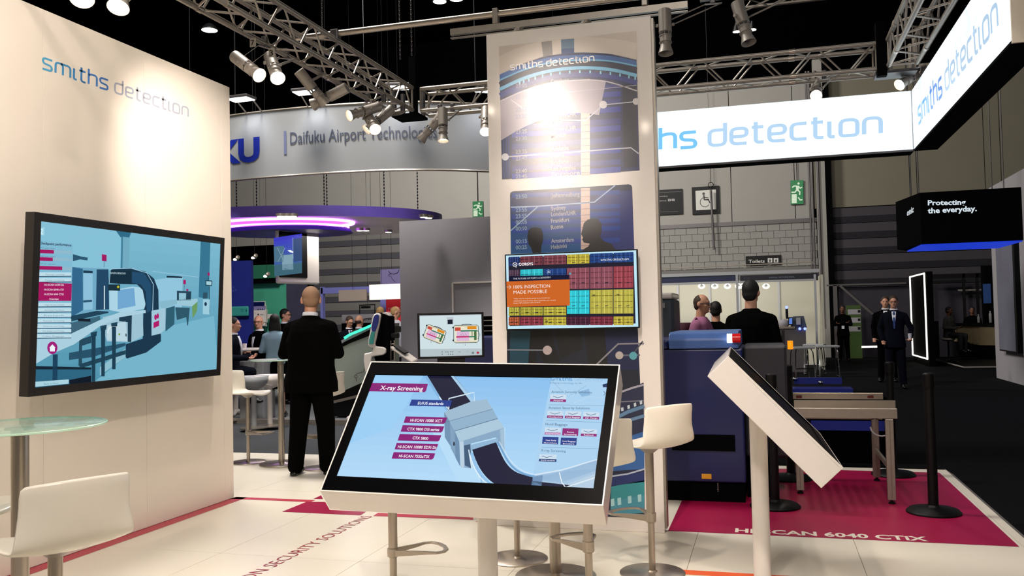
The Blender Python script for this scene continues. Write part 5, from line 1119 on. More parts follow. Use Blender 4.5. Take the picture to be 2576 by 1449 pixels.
x, y = at(1801, 11.6); person('person in a black jacket between the pink shirt and the tall figure', x, y, cam_yaw(x, y)+178, 1.70, z=-.05, vox=VF, collar=False)
x, y = at(1890, 8.9); person('tall person in black with dark hair, seen from behind at right', x, y, cam_yaw(x, y)+165, 1.87, z=-.05, vox=VF, collar=False, fat=1.08)
def cup(t, S, HP, sho, ly):
    c = S(V3((-.27, ly+.24, sho-.50))); MB().lathe([(.028, 0), (.036, .1), (.038, .105), (.03, .11)], c, n=16).build('paper_cup', 'shirt_white', t, smooth=True)
x, y = at(2249, 17.5); person('person in dark suit, pale shirt and blue tie walking up the dark aisle', x, y, cam_yaw(x, y), 1.82, z=-.05, tie='tie_blue', hair='hair_brown', glasses=True, vox=VF, extras=cup, arms=((-.30, .0, 1.17), (.27, -.02, 1.17), (-.28, .22, .99), (.22, .1, .95)), suit='suit_navy', trs='suit_navy')
x, y = at(2228, 19.2); person('person half hidden behind the one with the blue tie', x, y, cam_yaw(x, y), 1.84, z=-.05, hair='hair_brown', vox=VF)
x, y = at(2120, 27.6); person('person in black with a badge standing before the green roll-up banner', x, y, cam_yaw(x, y), 1.72, z=-.05, skin='skin_dark', arms='crossed', vox=VF, extras=badge, collar=False)
x, y = at(2387, 25.6); person('person seated on a white stool by the wooden counter, in a patterned top', x, y, cam_yaw(x, y)+60, 1.7, z=-.05, pose='sit', seat=.72, suit='suit_grey', trs='trousers_grey', skin='skin_dark', vox=VF, collar=False, arms='front')
x, y = at(2446, 27.5); person('dark figure seated behind the wooden counter at far right', x, y, cam_yaw(x, y), 1.72, z=-.05, pose='sit', seat=.7, vox=VF, skin='skin_dark', collar=False)
# ------------------------------------------------------------------ hanging curved banner of the neighbouring stand
def slab(x0, y0, x1, y1, Y, th=.05, fl=None):
    a = py_(x0, (y0+y1)/2, Y).x; b = py_(x1, (y0+y1)/2, Y).x; m = (x0+x1)/2
    return MB().box(a, b, Y, Y+th, py_(m, y1, Y).z if fl is None else fl, py_(m, y0, Y).z)
def curve3(pts, n=10):
    out = []
    for i in range(len(pts)-1):
        p0, p1, p2, p3 = [V3(q) for q in (pts[max(i-1, 0)], pts[i], pts[i+1], pts[min(i+2, len(pts)-1)])]
        for k in range(n):
            t = k/n; out.append(.5*((2*p1)+(-p0+p2)*t+(2*p0-5*p1+4*p2-p3)*t*t+(-p0+3*p1-3*p2+p3)*t**3))
    out.append(V3(pts[-1])); return out
KB = .76; FB0, FB1 = 1.5+2.75*KB, 1.5+4.0*KB
plan = curve3([(*[pd(px, 800, D*KB)[j] for j in (0, 1)], 0) for px, D in ((200, 19.6), (420, 17.7), (600, 16.7), (850, 16.1), (1060, 16.0), (1240, 16.35), (1420, 17.1), (1650, 18.8))], 6)
t = thing('curved_banner', 'large grey-white curved hanging banner with blue and grey lettering behind the trusses', 'banner', (plan[20].x, plan[20].y, FB0))
m = MB(); bk = []
for i, p in enumerate(plan):
    q = plan[min(i+1, len(plan)-1)]-plan[max(i-1, 0)]; nrm = V3((q.y, -q.x, 0)).normalized(); bk.append(p-nrm*.09)
nP = len(plan)
m.add([V3((p.x, p.y, z)) for z in (FB0, FB1) for p in plan], [(i, i+1, nP+i+1, nP+i) for i in range(nP-1)])
m.add([V3((p.x, p.y, z)) for z in (FB0, FB1) for p in bk], [(i, i+1, nP+i+1, nP+i) for i in range(nP-1)])
m.build('banner_face', 'fascia_grey', t, world=True, smooth='all', fix=False)
for z in (FB0, FB1): MB().tube([V3((p.x, p.y, z)) for p in plan], .018, 6).build('edge_profile', 'alu', t, world=True, smooth=True)
# lettering follows the curve
cum = [0]
for i in range(nP-1): cum.append(cum[-1]+(plan[i+1]-plan[i]).length)
def on_curve(s_, z, off=.01):
    i = max(0, min(nP-2, next((k for k in range(nP-1) if cum[k+1] >= s_), nP-2))); f = (s_-cum[i])/(cum[i+1]-cum[i]); p = plan[i].lerp(plan[i+1], f)
    q = plan[i+1]-plan[i]; nn = V3((q.y, -q.x, 0)).normalized()
    return V3((p.x, p.y, z))+nn*off
def s_at(px):
    best = min(range(int(cum[-1]*50)), key=lambda k: abs((lambda v: 1288+FPX*v.dot(CX)/v.dot(CF))(on_curve(k/50, 4.8)-CAM)-px)); return best/50
def ctext(tx, px0, px1, z0, h, color, bold):
    vs_, fs, W = text_mesh(tx, bold, 3); a, b = s_at(px0), s_at(px1); k = (b-a)/W; m = Paint((0, 0, 0), (0, -1, 0)); m.raw([on_curve(a+x*k, z0+y*h) for x, y in vs_], fs, color); return m
zt_ = lambda px, py: pd(px, py, 16.3*KB).z
m1 = ctext('DAIFUKU', 380, 652, zt_(625, 395), zt_(625, 335)-zt_(625, 395), '#1a2a8c', .045); m2 = ctext('Daifuku Airport Technologies', 728, 1097, zt_(900, 356), .235*KB, '#4a5060', .005)
a = s_at(712); m1.raw([on_curve(a, zt_(712, 385)), on_curve(a+.04, zt_(712, 385)), on_curve(a+.04, zt_(712, 325)), on_curve(a, zt_(712, 325))], [(0, 1, 2, 3)], '#6a7090')
nv = len(m1.v); m1.v += m2.v; m1.f += [tuple(i+nv for i in f) for f in m2.f]; m1.col += m2.col
m1.build('lettering', mat_attr('vinyl_print'), t)
for i, (px, ln) in enumerate(((640, .42), (795, .4), (1010, .3), (1210, .4))):
    s_ = s_at(px); p = on_curve(s_, FB1, .32); r_ = on_curve(s_, FB1, -.05)
    q = thing('banner_floodlight', ['lit floodlight over the curved banner, nearest the left wall', 'lit floodlight over the curved banner above the unlit spotlights', 'floodlight over the curved banner behind the black truss corner', 'floodlight over the curved banner beside the column'][i], 'floodlight', p, group='floodlights along the curved banner')
    u = (on_curve(s_+.1, FB1)-on_curve(s_, FB1)).normalized(); nn = V3((u.y, -u.x, 0))
    MB().obox(p+V3((0, 0, .12)), u, nn, V3((0, 0, 1)), .18, .12, 0, .04).build('housing', 'alu_dark', q, world=True, bevel=.01)
    MB().obox(p+V3((0, 0, .11)), u, nn, V3((0, 0, 1)), .16, .10, 0, .009).build('lit_panel', 'lamp_cool', q, world=True)
    e = MB()
    for k in (-.13, .13): MB().cyl(r_+u*k+V3((0, 0, -.04)), p+u*k+V3((0, 0, .13))-nn*.08, .011, n=6).build('arm', 'alu', q, world=True)
    light('SPOT', 'flood_beam', p+V3((0, 0, .10))+nn*.04, on_curve(s_, FB1-.7, 0), 20, COOL, spot_size=math.radians(110), spot_blend=.8, shadow_soft_size=.12)

# ------------------------------------------------------------------ purple ring canopy
Cc = pd(745, 560, 14.6); Cc = V3((Cc.x, Cc.y, 0)); ZC = 3.02
ux = V3((CX.x, CX.y, 0)).normalized(); uy = V3((CF.x, CF.y, 0)).normalized()
def elp(rx, ry, z, n=64, dy=0): return [Cc+ux*rx*cos(2*PI*k/n)+uy*(ry*sin(2*PI*k/n)+dy)+V3((0, 0, z)) for k in range(n)]
t = thing('ring_canopy', 'hanging oval canopy with purple rim and glowing violet light ring', 'canopy', Cc+V3((0, 0, ZC)))
mat('purple_rim', '#6450b4', .5); mat('canopy_white', '#d8d0ca', .5); mat('purple_dark', '#2a1a66', .5); mat('violet_glow', '#d070ff', .5, emit=6); mat('violet_deep', '#a040ff', .5, emit=2.6)
def rings(name, A, B, m, **k):
    n = len(A); return MB().add(A+B, [(i, (i+1) % n, n+(i+1) % n, n+i) for i in range(n)]).build(name, m, t, world=True, fix=False, **k)
RX, RY = 2.42, 1.62
rings('rim', elp(RX, RY, ZC+.06), elp(RX, RY, ZC+.22), 'purple_rim', smooth='all')
MB().add(elp(RX, RY, ZC+.22), [tuple(range(64))]).build('top_skin', 'purple_rim', t, world=True)
rings('underside', elp(RX, RY, ZC+.06), elp(1.10, .72, ZC+.06, dy=-.75), 'canopy_white')
MB().tube(elp(1.08, .71, ZC+.045, dy=-.75), .026, 6, True).build('outer_light_ring', 'violet_glow', t, world=True, smooth=True)
MB().tube(elp(.99, .66, ZC-.02, dy=-.70), .015, 6, True).build('inner_light_ring', 'violet_glow', t, world=True, smooth=True)
MB().add(elp(1.10, .72, ZC+.07, dy=-.75), [tuple(range(64))]).build('cove_top', 'violet_deep', t, world=True)
rings('inner_disc_edge', elp(1.04, .72, ZC-.10, dy=-.6), elp(1.0, .68, ZC-.04, dy=-.65), 'purple_dark')
MB().add(elp(1.04, .72, ZC-.10, dy=-.6), [tuple(range(64))]).build('inner_disc', 'purple_dark', t, world=True)
light('POINT', 'violet_fill', Cc+V3((0, 0, ZC-.12)), None, 10, '#9a50ff', shadow_soft_size=.3)
for i, (px, py, D) in enumerate(((595, 480, 14.1), (645, 480, 13.6), (815, 470, 13.3), (822, 470, 13.4), (966, 468, 13.5), (1050, 470, 14.0))):
    p = pd(px, py, D); q = MB(); z = ZC+.22
    q.cyl((p.x, p.y, z), (p.x, p.y, CE), .0035, n=5)
    while z < 4.4: q.ell((p.x, p.y, z), (.012, .012, .02), None, 6, 4); z += .05
    tag(q.build('canopy_chain', 'black'), ['leftmost chain holding the purple canopy, beside the wall end', 'second chain from the left holding the purple canopy', 'left one of the close pair of chains above the canopy middle', 'right one of the close pair of chains above the canopy middle', 'chain holding the purple canopy left of the grey partition', 'rightmost thin chain of the purple canopy'][i], 'chain')
for i, (px, py) in enumerate(((706, 541), (722, 541), (737, 541), (905, 577), (921, 577), (977, 581), (1066, 543), (1078, 545))):
    d = ray(px, py); p = CAM+d*((ZC-EYE)/d.z); q = thing('canopy_downlight', ['leftmost', 'second', 'third', 'fourth', 'fifth', 'sixth', 'seventh', 'last'][i]+' from the left of the round lit downlights under the purple canopy', 'lamp', p, group='downlights under the purple canopy')
    MB().lathe([(.001, -.03), (.05, -.028), (.055, .0), (.001, .0)], p, n=16).build('lamp', 'lamp_soft', q, world=True); MB().lathe([(.058, -.02), (.068, -.02), (.068, .02), (.058, .02)], p, n=16).build('ring', 'alu', q, world=True, smooth=True)
light('AREA', 'canopy_light', Cc+V3((.3, 0, ZC-.15)), Cc+V3((.3, 0, 0)), 60, WHITE, size=1.6)
MB().tube([pd(*z) for z in ((1075, 543, 13.6), (1088, 552, 13.5), (1097, 566, 13.5), (1106, 578, 13.6))], .012, 6).build('cable', 'black', t, world=True, smooth=True)
# hanging display with screen under the ring
t = thing('hanging_display', 'white hanging panel carrying a screen under the purple canopy', 'display', pd(745, 710, 13.9))
a, b, c_, d = pd(690, 582, 13.5), pd(793, 565, 14.2), pd(795, 705, 14.2), pd(690, 714, 13.5)
for q in (a, b): pass
nn = (b-a).cross(V3((0, 0, 1))).normalized()
top_, bot_ = max(a.z, b.z), min(c_.z, d.z)
MB().add([V3((p.x, p.y, z))+nn*o_ for o_ in (0, .09) for z in (bot_, top_) for p in (a, b)], [(0, 1, 3, 2), (4, 6, 7, 5), (0, 2, 6, 4), (1, 5, 7, 3), (0, 4, 5, 1), (2, 3, 7, 6)]).build('panel', 'white_lacquer', t, world=True, bevel=.03)
if nn.dot(CAM-a) < 0: nn2 = -nn; off = .0
else: nn2 = nn; off = .09
e1, e2 = pd(690, 600, 13.5), pd(765, 588, 14.0); cc = a.lerp(b, .34)+nn2*(.0+off+.02); u_ = (b-a); u_.z = 0; W_ = u_.length; u_.normalize(); zc = pd(727, 642, 13.7).z
MB().obox(V3((cc.x, cc.y, zc)), u_, V3((0, 0, 1)), nn2, W_*.33, .35, -.02, -.004).build('screen_frame', 'black', t, world=True)
P = Paint(V3((cc.x, cc.y, zc))+nn2*-.003, nn2, (3.623, 560, 380))
P.grad([(466, 792), (724, 752), (724, 1112), (472, 1142)], '#3a3ac0', '#3f6a84', 10, 0); P.poly([(466, 870), (560, 865), (555, 1010), (470, 1010)], '#4a7088', 1); P.line([(500, 880), (555, 1000)], 4, '#8fa8b8', 2); P.line([(570, 880), (505, 1010)], 4, '#8fa8b8', 2)
P.poly([(540, 950), (640, 940), (645, 1080), (545, 1085)], '#7fa0b0', 1); P.poly([(640, 800), (724, 790), (724, 1000), (650, 1010)], '#2f4a78', 1); P.line([(640, 790), (642, 980)], 4, '#9fb8d0', 2); P.poly([(470, 1040), (724, 1020), (724, 1110), (472, 1140)], '#3c6474', 1)
P.poly([(592, 905), (620, 902), (646, 918), (640, 928), (612, 922)], '#f0f4f8', 3)
P.build('screen_picture', mat_attr('screen_light'), t)
# ------------------------------------------------------------------ left booth things
mat('booth_blue', '#14227c', .6, var=.15, scale=1.5); mat('booth_green', '#3fa083', .7, var=.05, scale=2); mat('booth_green_dark', '#1a6a50', .8); mat('smoke', '#34344a', .7, var=.6, scale=2.5); mat('lavender', '#7478c0', .6); mat('beige_sign', '#a3968a', .8); mat('lit_sign', '#fff0e0', .5, emit=.75); mat('red_poster', '#c01828', .7, emit=.12); mat('lilac', '#8a82b4', .7); mat('pale_green', '#b4c4b0', .45); mat('mint_glow', '#40e0b8', .5, emit=1.2); mat('teal_sign', '#2f8f88', .6)
def one(name, label, cat, b, m, **k): return tag(b.build(name, m, **k), label, cat)
t = thing('booth_backdrop', 'deep blue booth wall with a teal arrow sign, beside the end of the white wall', 'backdrop', py_(605, 900, 16.5))
b = slab(540, 657, 632, 960, 16.5, .1, 0); b.build('panel', 'booth_blue', t, world=True); slab(556, 771, 624, 796, 16.42, .05).build('arrow_sign', 'teal_sign', t, world=True, bevel=.04)
P = Paint((0, 16.41, 0), (0, -1, 0), (3.623, 560, 380)); P.poly([(212, 1440), (222, 1452), (212, 1464)], '#10304a', 0); P.text('Smart', (165, 1446), (195, 1444), 9, '#1a5a70', 0); P.text('Flow', (168, 1462), (192, 1460), 9, '#1a5a70', 0)
for x, y in ((100, 1240), (118, 1265), (95, 1275)): P.line([(x-10, y-8), (x+10, y+8)], 1.5, '#5a6ac8', 0); P.line([(x+8, y-9), (x-8, y+9)], 1.5, '#5a6ac8', 0)
P.build('sign_print', mat_attr('vinyl_print'), t)
t = thing('booth_backdrop', 'bright green booth wall with darker green fascia behind the hanging display', 'panel', py_(680, 860, 18.5))
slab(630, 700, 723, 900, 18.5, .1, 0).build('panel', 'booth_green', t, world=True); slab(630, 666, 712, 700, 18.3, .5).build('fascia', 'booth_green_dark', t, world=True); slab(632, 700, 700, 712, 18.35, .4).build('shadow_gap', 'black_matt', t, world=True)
one('booth_backdrop', 'dark smoky booth panel right of the green wall', 'panel', slab(721, 703, 770, 900, 18.4, .1, 0), 'smoke')
t = thing('brochure_rack', 'white rack with brochures on the green booth wall', 'rack', py_(655, 800, 18.3))
for x0, y0, x1, y1, c_ in ((634, 759, 664, 771, 'machine_blue'), (634, 769, 666, 781, 'lilac'), (633, 780, 669, 811, 'white_lacquer'), (652, 811, 667, 820, 'white_lacquer'), (674, 791, 692, 801, 'white_lacquer')):
    slab(x0-1, y0-1, x1+1, y1+1, 18.3, .06).build('holder', 'white_lacquer', t, world=True); slab(x0, y0+.5, x1, y1-.5, 18.28, .03).build('brochure', c_, t, world=True)
P = Paint((0, 18.27, 0), (0, -1, 0), (6.585, 560, 740)); P.disc((590, 335), 12, '#101830', 0); P.rect(620, 332, 675, 340, '#9aa0a8', 0); P.disc((498, 313), 5, '#203040', 0); P.disc((538, 313), 5, '#203040', 0); P.rect(640, 415, 650, 440, '#203040', 0)
for x in (588, 625, 660): P.disc((x, 250), 10, '#203040', 0)
P.build('brochure_print', mat_attr('vinyl_print'), t)
# small fittings near the wall end
for i, (px, py) in enumerate(((595, 652), (640, 648), (671, 694))):
    p = py_(px, py, 17.5); q = thing('track_lamp', ['small lit lamp on top of the blue booth panel', 'small grey lamp on a thin rod above the green fascia', 'small lit lamp under the green fascia'][i], 'lamp', p)
    MB().lathe([(.02, 0), (.05, .03), (.045, .12), (.01, .13)], p, (.6, -.5, .3), 12).build('head', 'alu', q, world=True, smooth=True); MB().cyl(p, V3((p.x, p.y, CE)), .004, n=5).build('rod', 'black', q, world=True)
    MB().ell(p+V3((.0, -.06, -.01)), (.05, .02, .03)).build('lamp', 'lamp_soft', q, world=True, smooth=True)
# lavender portal with signs
t = thing('portal_frame', 'lavender booth portal frame behind the man in black', 'frame', py_(900, 850, 19))
slab(807, 722, 813, 950, 19, .12, 0).build('post', 'lavender', t, world=True); slab(807, 721, 1008, 736, 19, .12).build('beam', 'lavender', t, world=True); slab(958, 736, 972, 950, 19.05, .1, 0).build('post', 'lavender', t, world=True)
one('hanging_sign', 'plain beige hanging board inside the lavender portal', 'sign', slab(852, 729, 922, 757, 18.8, .04), 'beige_sign')
one('hanging_sign', 'white lit hanging board beside the grey partition edge', 'sign', slab(929, 715, 1008, 753, 18.4, .08), 'lit_sign')
t = thing('poster', 'red poster with white words at the edge of the grey partition', 'poster', py_(990, 800, 18.7)); slab(972, 753, 1010, 860, 18.7, .04, 0).build('board', 'red_poster', t, world=True)
P = Paint((0, 18.69, 0), (0, -1, 0), (5.175, 820, 680)); P.text('YOU GO', (806, 522), (985, 510), 42, '#e8b0b0', 0, tl=(806, 484)); P.text('FURTHER', (806, 572), (1060, 556), 36, '#e8b0b0', 0, tl=(806, 536)); P.build('words', mat_attr('vinyl_print'), t)
t = thing('banner', 'lilac banner with a dark curled line, upper left of the grey partition', 'banner', py_(985, 710, 20)); slab(957, 677, 1010, 716, 20, .05).build('board', 'lilac', t, world=True)
P = Paint((0, 19.99, 0), (0, -1, 0), (5.175, 820, 680)); P.line([(815, 5), (830, 35), (880, 50), (935, 30), (950, -10)], 6, '#1c1a30', 0); P.line([(850, 45), (810, 60), (820, 82), (845, 70), (860, 110), (905, 155)], 4, '#1c1a30', 0); P.build('drawing', mat_attr('vinyl_print'), t)
t = thing('counter', 'dark grey counter front with black lettering behind the seated people', 'counter', py_(920, 850, 20.2)); slab(860, 790, 1006, 812, 20.2, .1).build('front_panel', 'partition_grey', t, world=True); slab(860, 812, 1006, 930, 20.25, .1, 0).build('lower_panel', 'black_matt', t, world=True)
P = Paint((0, 20.19, 0), (0, -1, 0), (5.175, 820, 680)); P.text('GRANITZIN', (400, 662), (606, 640), 26, '#1a1a20', 0, bold=.03); P.build('lettering', mat_attr('vinyl_print'), t)
t = thing('shelf_frame', 'thin black shelf frame hanging behind the seated people', 'frame', py_(920, 760, 21))
e = MB(); q = [py_(x, y, 21) for x, y in ((905, 768), (943, 766), (943, 792), (905, 794))]; e.tube(q, .02, 6, True); e.build('rails', 'black', t, world=True); slab(908, 770, 928, 776, 20.95, .1).build('tray', 'black', t, world=True)
# curved reception desk with green light edge
t = thing('reception_desk', 'pale green curved desk end with a glowing mint edge right of the man in black', 'desk', py_(900, 1000, 13.2))
YD = 13.2
prof = [(842, 895), (852, 878), (862, 870), (880, 862), (905, 852), (930, 842), (945, 838), (960, 835), (962, 1010), (842, 1010)]
MB().prism([py_(x, y, YD) for x, y in prof], (0, .7, 0)).build('body', 'pale_green', t, world=True)
MB().prism([py_(x, y, YD-.02) for x, y in ((835, 884), (848, 868), (866, 858), (900, 842), (935, 826), (962, 822), (962, 838), (935, 842), (880, 863), (858, 874), (845, 898))], (0, .78, 0)).build('dark_band', 'black', t, world=True)
MB().prism([py_(x, y, YD-.04) for x, y in ((835, 878), (846, 864), (864, 853), (900, 837), (936, 818), (955, 814), (955, 822), (936, 826), (900, 844), (866, 860), (848, 872), (838, 886))], (0, .8, 0)).build('top_edge', 'grey_shell', t, world=True)
MB().prism([py_(x, y, YD-.06) for x, y in ((864, 848), (880, 838), (905, 828), (935, 815), (937, 820), (906, 834), (882, 843), (867, 854))], (0, .05, 0)).build('mint_light', 'mint_glow', t, world=True)
P = Paint((0, YD-.003, 0), (0, -1, 0), (5.175, 820, 680)); P.ring((388, 1383), 18, 6, '#4a1c14', 0); P.line([(390, 1365), (400, 1345), (480, 1325), (500, 1300), (495, 1285), (510, 1280)], 6, '#4a1c14', 0); P.line([(390, 1400), (400, 1449)], 6, '#4a1c14', 0); P.build('line_print', mat_attr('vinyl_print'), t)
t = thing('low_conveyor', 'low dark conveyor with pale rail beside the curved desk', 'conveyor', py_(880, 1040, 12.6))
MB().prism([py_(x, y, 12.6) for x, y in ((838, 995), (905, 965), (960, 955), (960, 1045), (838, 1048))], (0, .5, 0)).build('belt_body', 'black', t, world=True)
MB().prism([py_(x, y, 12.55) for x, y in ((838, 1008), (905, 992), (960, 980), (960, 986), (905, 999), (838, 1015))], (0, .08, 0)).build('rail', 'alu', t, world=True); MB().ell(py_(852, 976, 12.6), (.09, .07, .06)).build('white_cap', 'white_lacquer', t, world=True, smooth=True)
p = py_(866, 1050, 12.35); one('white_ball', 'small white round lamp at the platform edge by the touch table corner', 'lamp', MB().ell(py_(878, 1053, 12.3), (.04, .04, .04)), 'white_lacquer', smooth=True)
# bag drop machine
t = thing('bag_drop_machine', 'white and black self-service bag-drop machine with a blue screen, tilted back', 'machine', pd(955, 950, 11.9))
def pr(pts, D, th, name, m, bv=0.008):
    q = [pd(x/5.175+820, y/5.175+680, D) for x, y in pts]; return MB().prism(q, uy*th).build(name, m, t, world=True, bevel=bv)
pr([(640, 560), (700, 548), (830, 600), (835, 1180), (640, 1180), (600, 1010)], 11.9, .5, 'black_body', 'black_matt')
pr([(603, 610), (625, 572), (660, 556), (700, 560), (718, 590), (700, 700), (640, 960), (650, 990), (750, 1000), (785, 1030), (780, 1080), (740, 1105), (600, 1125), (590, 1180), (575, 1330), (510, 1330), (490, 1180), (495, 1085), (560, 1075), (600, 1060), (610, 1010), (548, 985), (550, 900), (580, 760)], 11.85, .3, 'white_frame', 'white_lacquer', .015)
pr([(620, 610), (640, 580), (670, 575), (690, 590), (680, 690), (640, 800), (600, 795), (590, 750)], 11.83, .02, 'blue_display', 'booth_blue', 0); pr([(590, 800), (640, 795), (615, 960), (560, 960), (562, 900)], 11.83, .02, 'teal_display', 'teal_sign', 0)
pr([(700, 560), (790, 545), (828, 590), (815, 620), (720, 600)], 12.0, .3, 'top_cap', 'white_lacquer'); pr([(835, 820), (935, 818), (935, 885), (840, 880)], 11.95, .2, 'side_box', 'black')
e = MB()
for x in (840, 892): e.cyl(pd(x/5.175+820, 915/5.175+680, 11.95), pd(x/5.175+820, 1180/5.175+680, 11.95), .012, n=6)
for y in (960, 1040): e.cyl(pd(840/5.175+820, y/5.175+680, 11.95), pd(892/5.175+820, y/5.175+680, 11.95), .01, n=6)
e.build('side_rails', 'alu', t, world=True)
# white round table and stools of the neighbouring stand
p = pd(590, 800, 14.75)
t = thing('white_bar_table', 'white round bar table with papers, beside the end of the left wall', 'bar table', (p.x, p.y, 0))
MB().lathe([(.46, 1.06), (.48, 1.075), (.48, 1.09), (.46, 1.1)], n=40).build('top', 'white_lacquer', t, smooth=True); MB().lathe([(.10, .9), (.06, .95), (.12, 1.06)], n=24).cyl((0, 0, .05), (0, 0, 1.0), .045, n=20).build('pole', 'white_lacquer', t, smooth=True); 
f = MB()
for k in range(4): a_ = k*PI/2+.5; f.caps((0, 0, .06), (.3*cos(a_), .3*sin(a_), .03), .04, .03, 8)
f.build('foot', 'white_lacquer', t, smooth=True)
for i, (dx, dy) in enumerate(((.15, -.1), (.3, .05), (.0, .12))): one('paper_sheet', ['white paper at the front of the white bar table', 'white paper at the right of the white bar table', 'folded paper at the middle of the white bar table'][i], 'paper', MB().obox((p.x+dx, p.y+dy, 1.101), (.9, .3, 0), (-.3, .9, 0), (0, 0, 1), .1, .07, 0, .004+.02*(i == 2)), 'white_lacquer')
one('white_cup', 'small white cup on the white bar table before the seated bald person', 'cup', MB().lathe([(.03, 0), (.038, .08), (.035, .08), (.028, .005)], (p.x+.12, p.y+.1, 1.1), n=16), 'white_lacquer', smooth=True)
def tub(px, D, label, m='white_lacquer'):
    p = pd(px, 800, D); t = thing('white_tub_stool', label, 'bar stool', (p.x, p.y, 0))
    MB().lathe([(.02, .54), (.12, .58), (.2, .64), (.23, .75), (.22, .75), (.19, .66), (.02, .63)], n=32, caps=False).build('seat', m, t, smooth='all', fix=False); MB().cyl((0, 0, .02), (0, 0, .66), .04, n=16).build('pole', m, t, smooth=True); MB().lathe([(.2, 0), (.2, .012), (.05, .03)], n=32).build('base', 'steel', t, smooth=True)
tub(636, 12.8, 'white tub stool behind the small glass table', 'grey_shell'); tub(574, 13.9, 'white tub stool under the person cut off by the wall end'); tub(676, 13.0, 'white tub stool with curled seat behind the small glass table')
t = thing('white_cabinet', 'white cabinet block between the white table and the glass table', 'cabinet', pd(640, 1000, 14.9)); p = pd(630, 800, 13.95)
MB().box(p.x-.22, p.x+.22, p.y, p.y+.35, 0, .92).build('body', 'fascia_grey', t, world=True, bevel=.02)
# grey partition left of the column
t = thing('partition_wall', 'plain grey partition wall left of the column, higher than the people', 'partition', py_(1120, 900, 12.3))
a = py_(1004, 557, 12.3); b = py_(1300, 540, 12.3); MB().box(a.x, b.x, 12.3, 12.45, 0, a.z).build('wall_board', 'partition_grey', t, world=True)
a = py_(1139, 712, 12.29); b = py_(1300, 704, 12.29)
f = MB(); f.box(a.x-.012, a.x+.012, 12.27, 12.3, 1.2, a.z); f.box(a.x, b.x, 12.27, 12.3, a.z-.012, a.z+.012); f.build('panel_trim', 'white_lacquer', t, world=True)
a2 = py_(1225, 803, 12.2); MB().box(a2.x-.2, a2.x+.6, 12.1, 12.28, a2.z-.03, a2.z).build('shelf', 'white_lacquer', t, world=True)

# ------------------------------------------------------------------ signs on the hall back wall
def exit_sign(px0, py0, px1, py1, Y, label, flip=1, lit=.8):
    t = thing('exit_sign', label, 'sign', py_((px0+px1)/2, py1, Y)); slab(px0, py0, px1, py1, Y, .08).build('box', 'alu_dark', t, world=True)
    P = Paint((0, Y-.002, 0), (0, -1, 0)); w_, h = px1-px0, py1-py0; q = lambda a, b: (px0+w_*a, py0+h*b-(w_*a*.04))
    P.poly([q(0, 0), q(1, 0), q(1, 1), q(0, 1)], '#0b7a40', 0); c_ = '#dff0d0'
    P.disc(q(.62, .14), w_*.09, c_, 1); P.poly([q(.42, .22), q(.68, .24), q(.62, .46), q(.42, .44)], c_, 1); P.line([q(.45, .24), q(.25, .24), q(.12, .3)], w_*.1, c_, 1); P.line([q(.62, .26), q(.75, .34), q(.9, .3)], w_*.1, c_, 1)
    P.line([q(.45, .42), q(.35, .5), q(.06, .5)], w_*.11, c_, 1); P.line([q(.58, .42), q(.72, .5), q(.7, .62)], w_*.11, c_, 1); P.poly([q(.08, .58), q(.48, .58), q(.48, .96), q(.08, .96)], c_, 1); P.line([q(.6, .72), q(.75, .84), q(.92, .82)], w_*.1, c_, 1)
    P.build('pictogram', mat_attr('sign_print_lit', emit=lit), t); return t
t = exit_sign(1989, 454, 2021, 514, HY-.10, 'green running-man exit sign high on the right of the hall wall'); a = py_(2005, 454, HY-.08); MB().cyl(a, a+V3((0, 0, 2.5)), .012, n=5).build('rod', 'black', t, world=True)
exit_sign(1189, 507, 1215, 546, 24, 'small green exit sign just left of the column', lit=.45)
a = py_(1202, 507, 24.04); MB().cyl(a, V3((a.x, a.y, CE)), .012, n=5).build('rod', 'black', bpy.data.objects['exit_sign.001'], world=True)
SY = HY-.088
t = thing('wheelchair_sign', 'black framed wheelchair symbol sign on the hall wall', 'sign', py_(1775, 536, SY)); slab(1741, 469, 1810, 538, SY, .06).build('board', 'black', t, world=True)
P = Paint((0, SY-.002, 0), (0, -1, 0), (2.898, 1620, 400)); P.poly([(375, 232), (524, 222), (526, 366), (380, 374)], '#b4b4ae', 0); c_ = '#0a0a0c'
P.disc((435, 253), 10, c_, 1, 10); P.line([(436, 264), (440, 296), (470, 296)], 13, c_, 1); P.line([(440, 280), (468, 282)], 6, c_, 1); P.line([(468, 292), (480, 320), (490, 318)], 9, c_, 1); P.ring((444, 315), 34, 5, c_, 1, 34, 30, 250)
P.build('pictogram', mat_attr('vinyl_print'), t)
a = py_(1788, 465, SY-.1); MB().tube([a+V3((.09*cos(k), 0, .09*sin(k)+.0)) for k in [i*PI/6 for i in range(12)]], .012, 5, True).cyl(a+V3((0, 0, .09)), a+V3((0, 0, 2.2)), .01, n=5).build('hanging_ring', 'black', t, world=True)
a = py_(1788, 478, SY-.2); b = py_(1793, 628, SY-.2); one('hanging_tube', 'grey hanging tube in front of the wheelchair sign', 'tube', MB().cyl((a.x, SY-.2, a.z), (a.x, SY-.2, CE), .006, n=5).cyl((a.x, SY-.2, a.z), (a.x+.05, SY-.2, b.z), .04, n=8), 'alu_dark', smooth=True)
t = thing('direction_sign', 'black direction sign with white words cut off by the column edge', 'sign', py_(1680, 541, SY)); slab(1600, 478, 1717, 541, SY, .06).build('board', 'black', t, world=True)
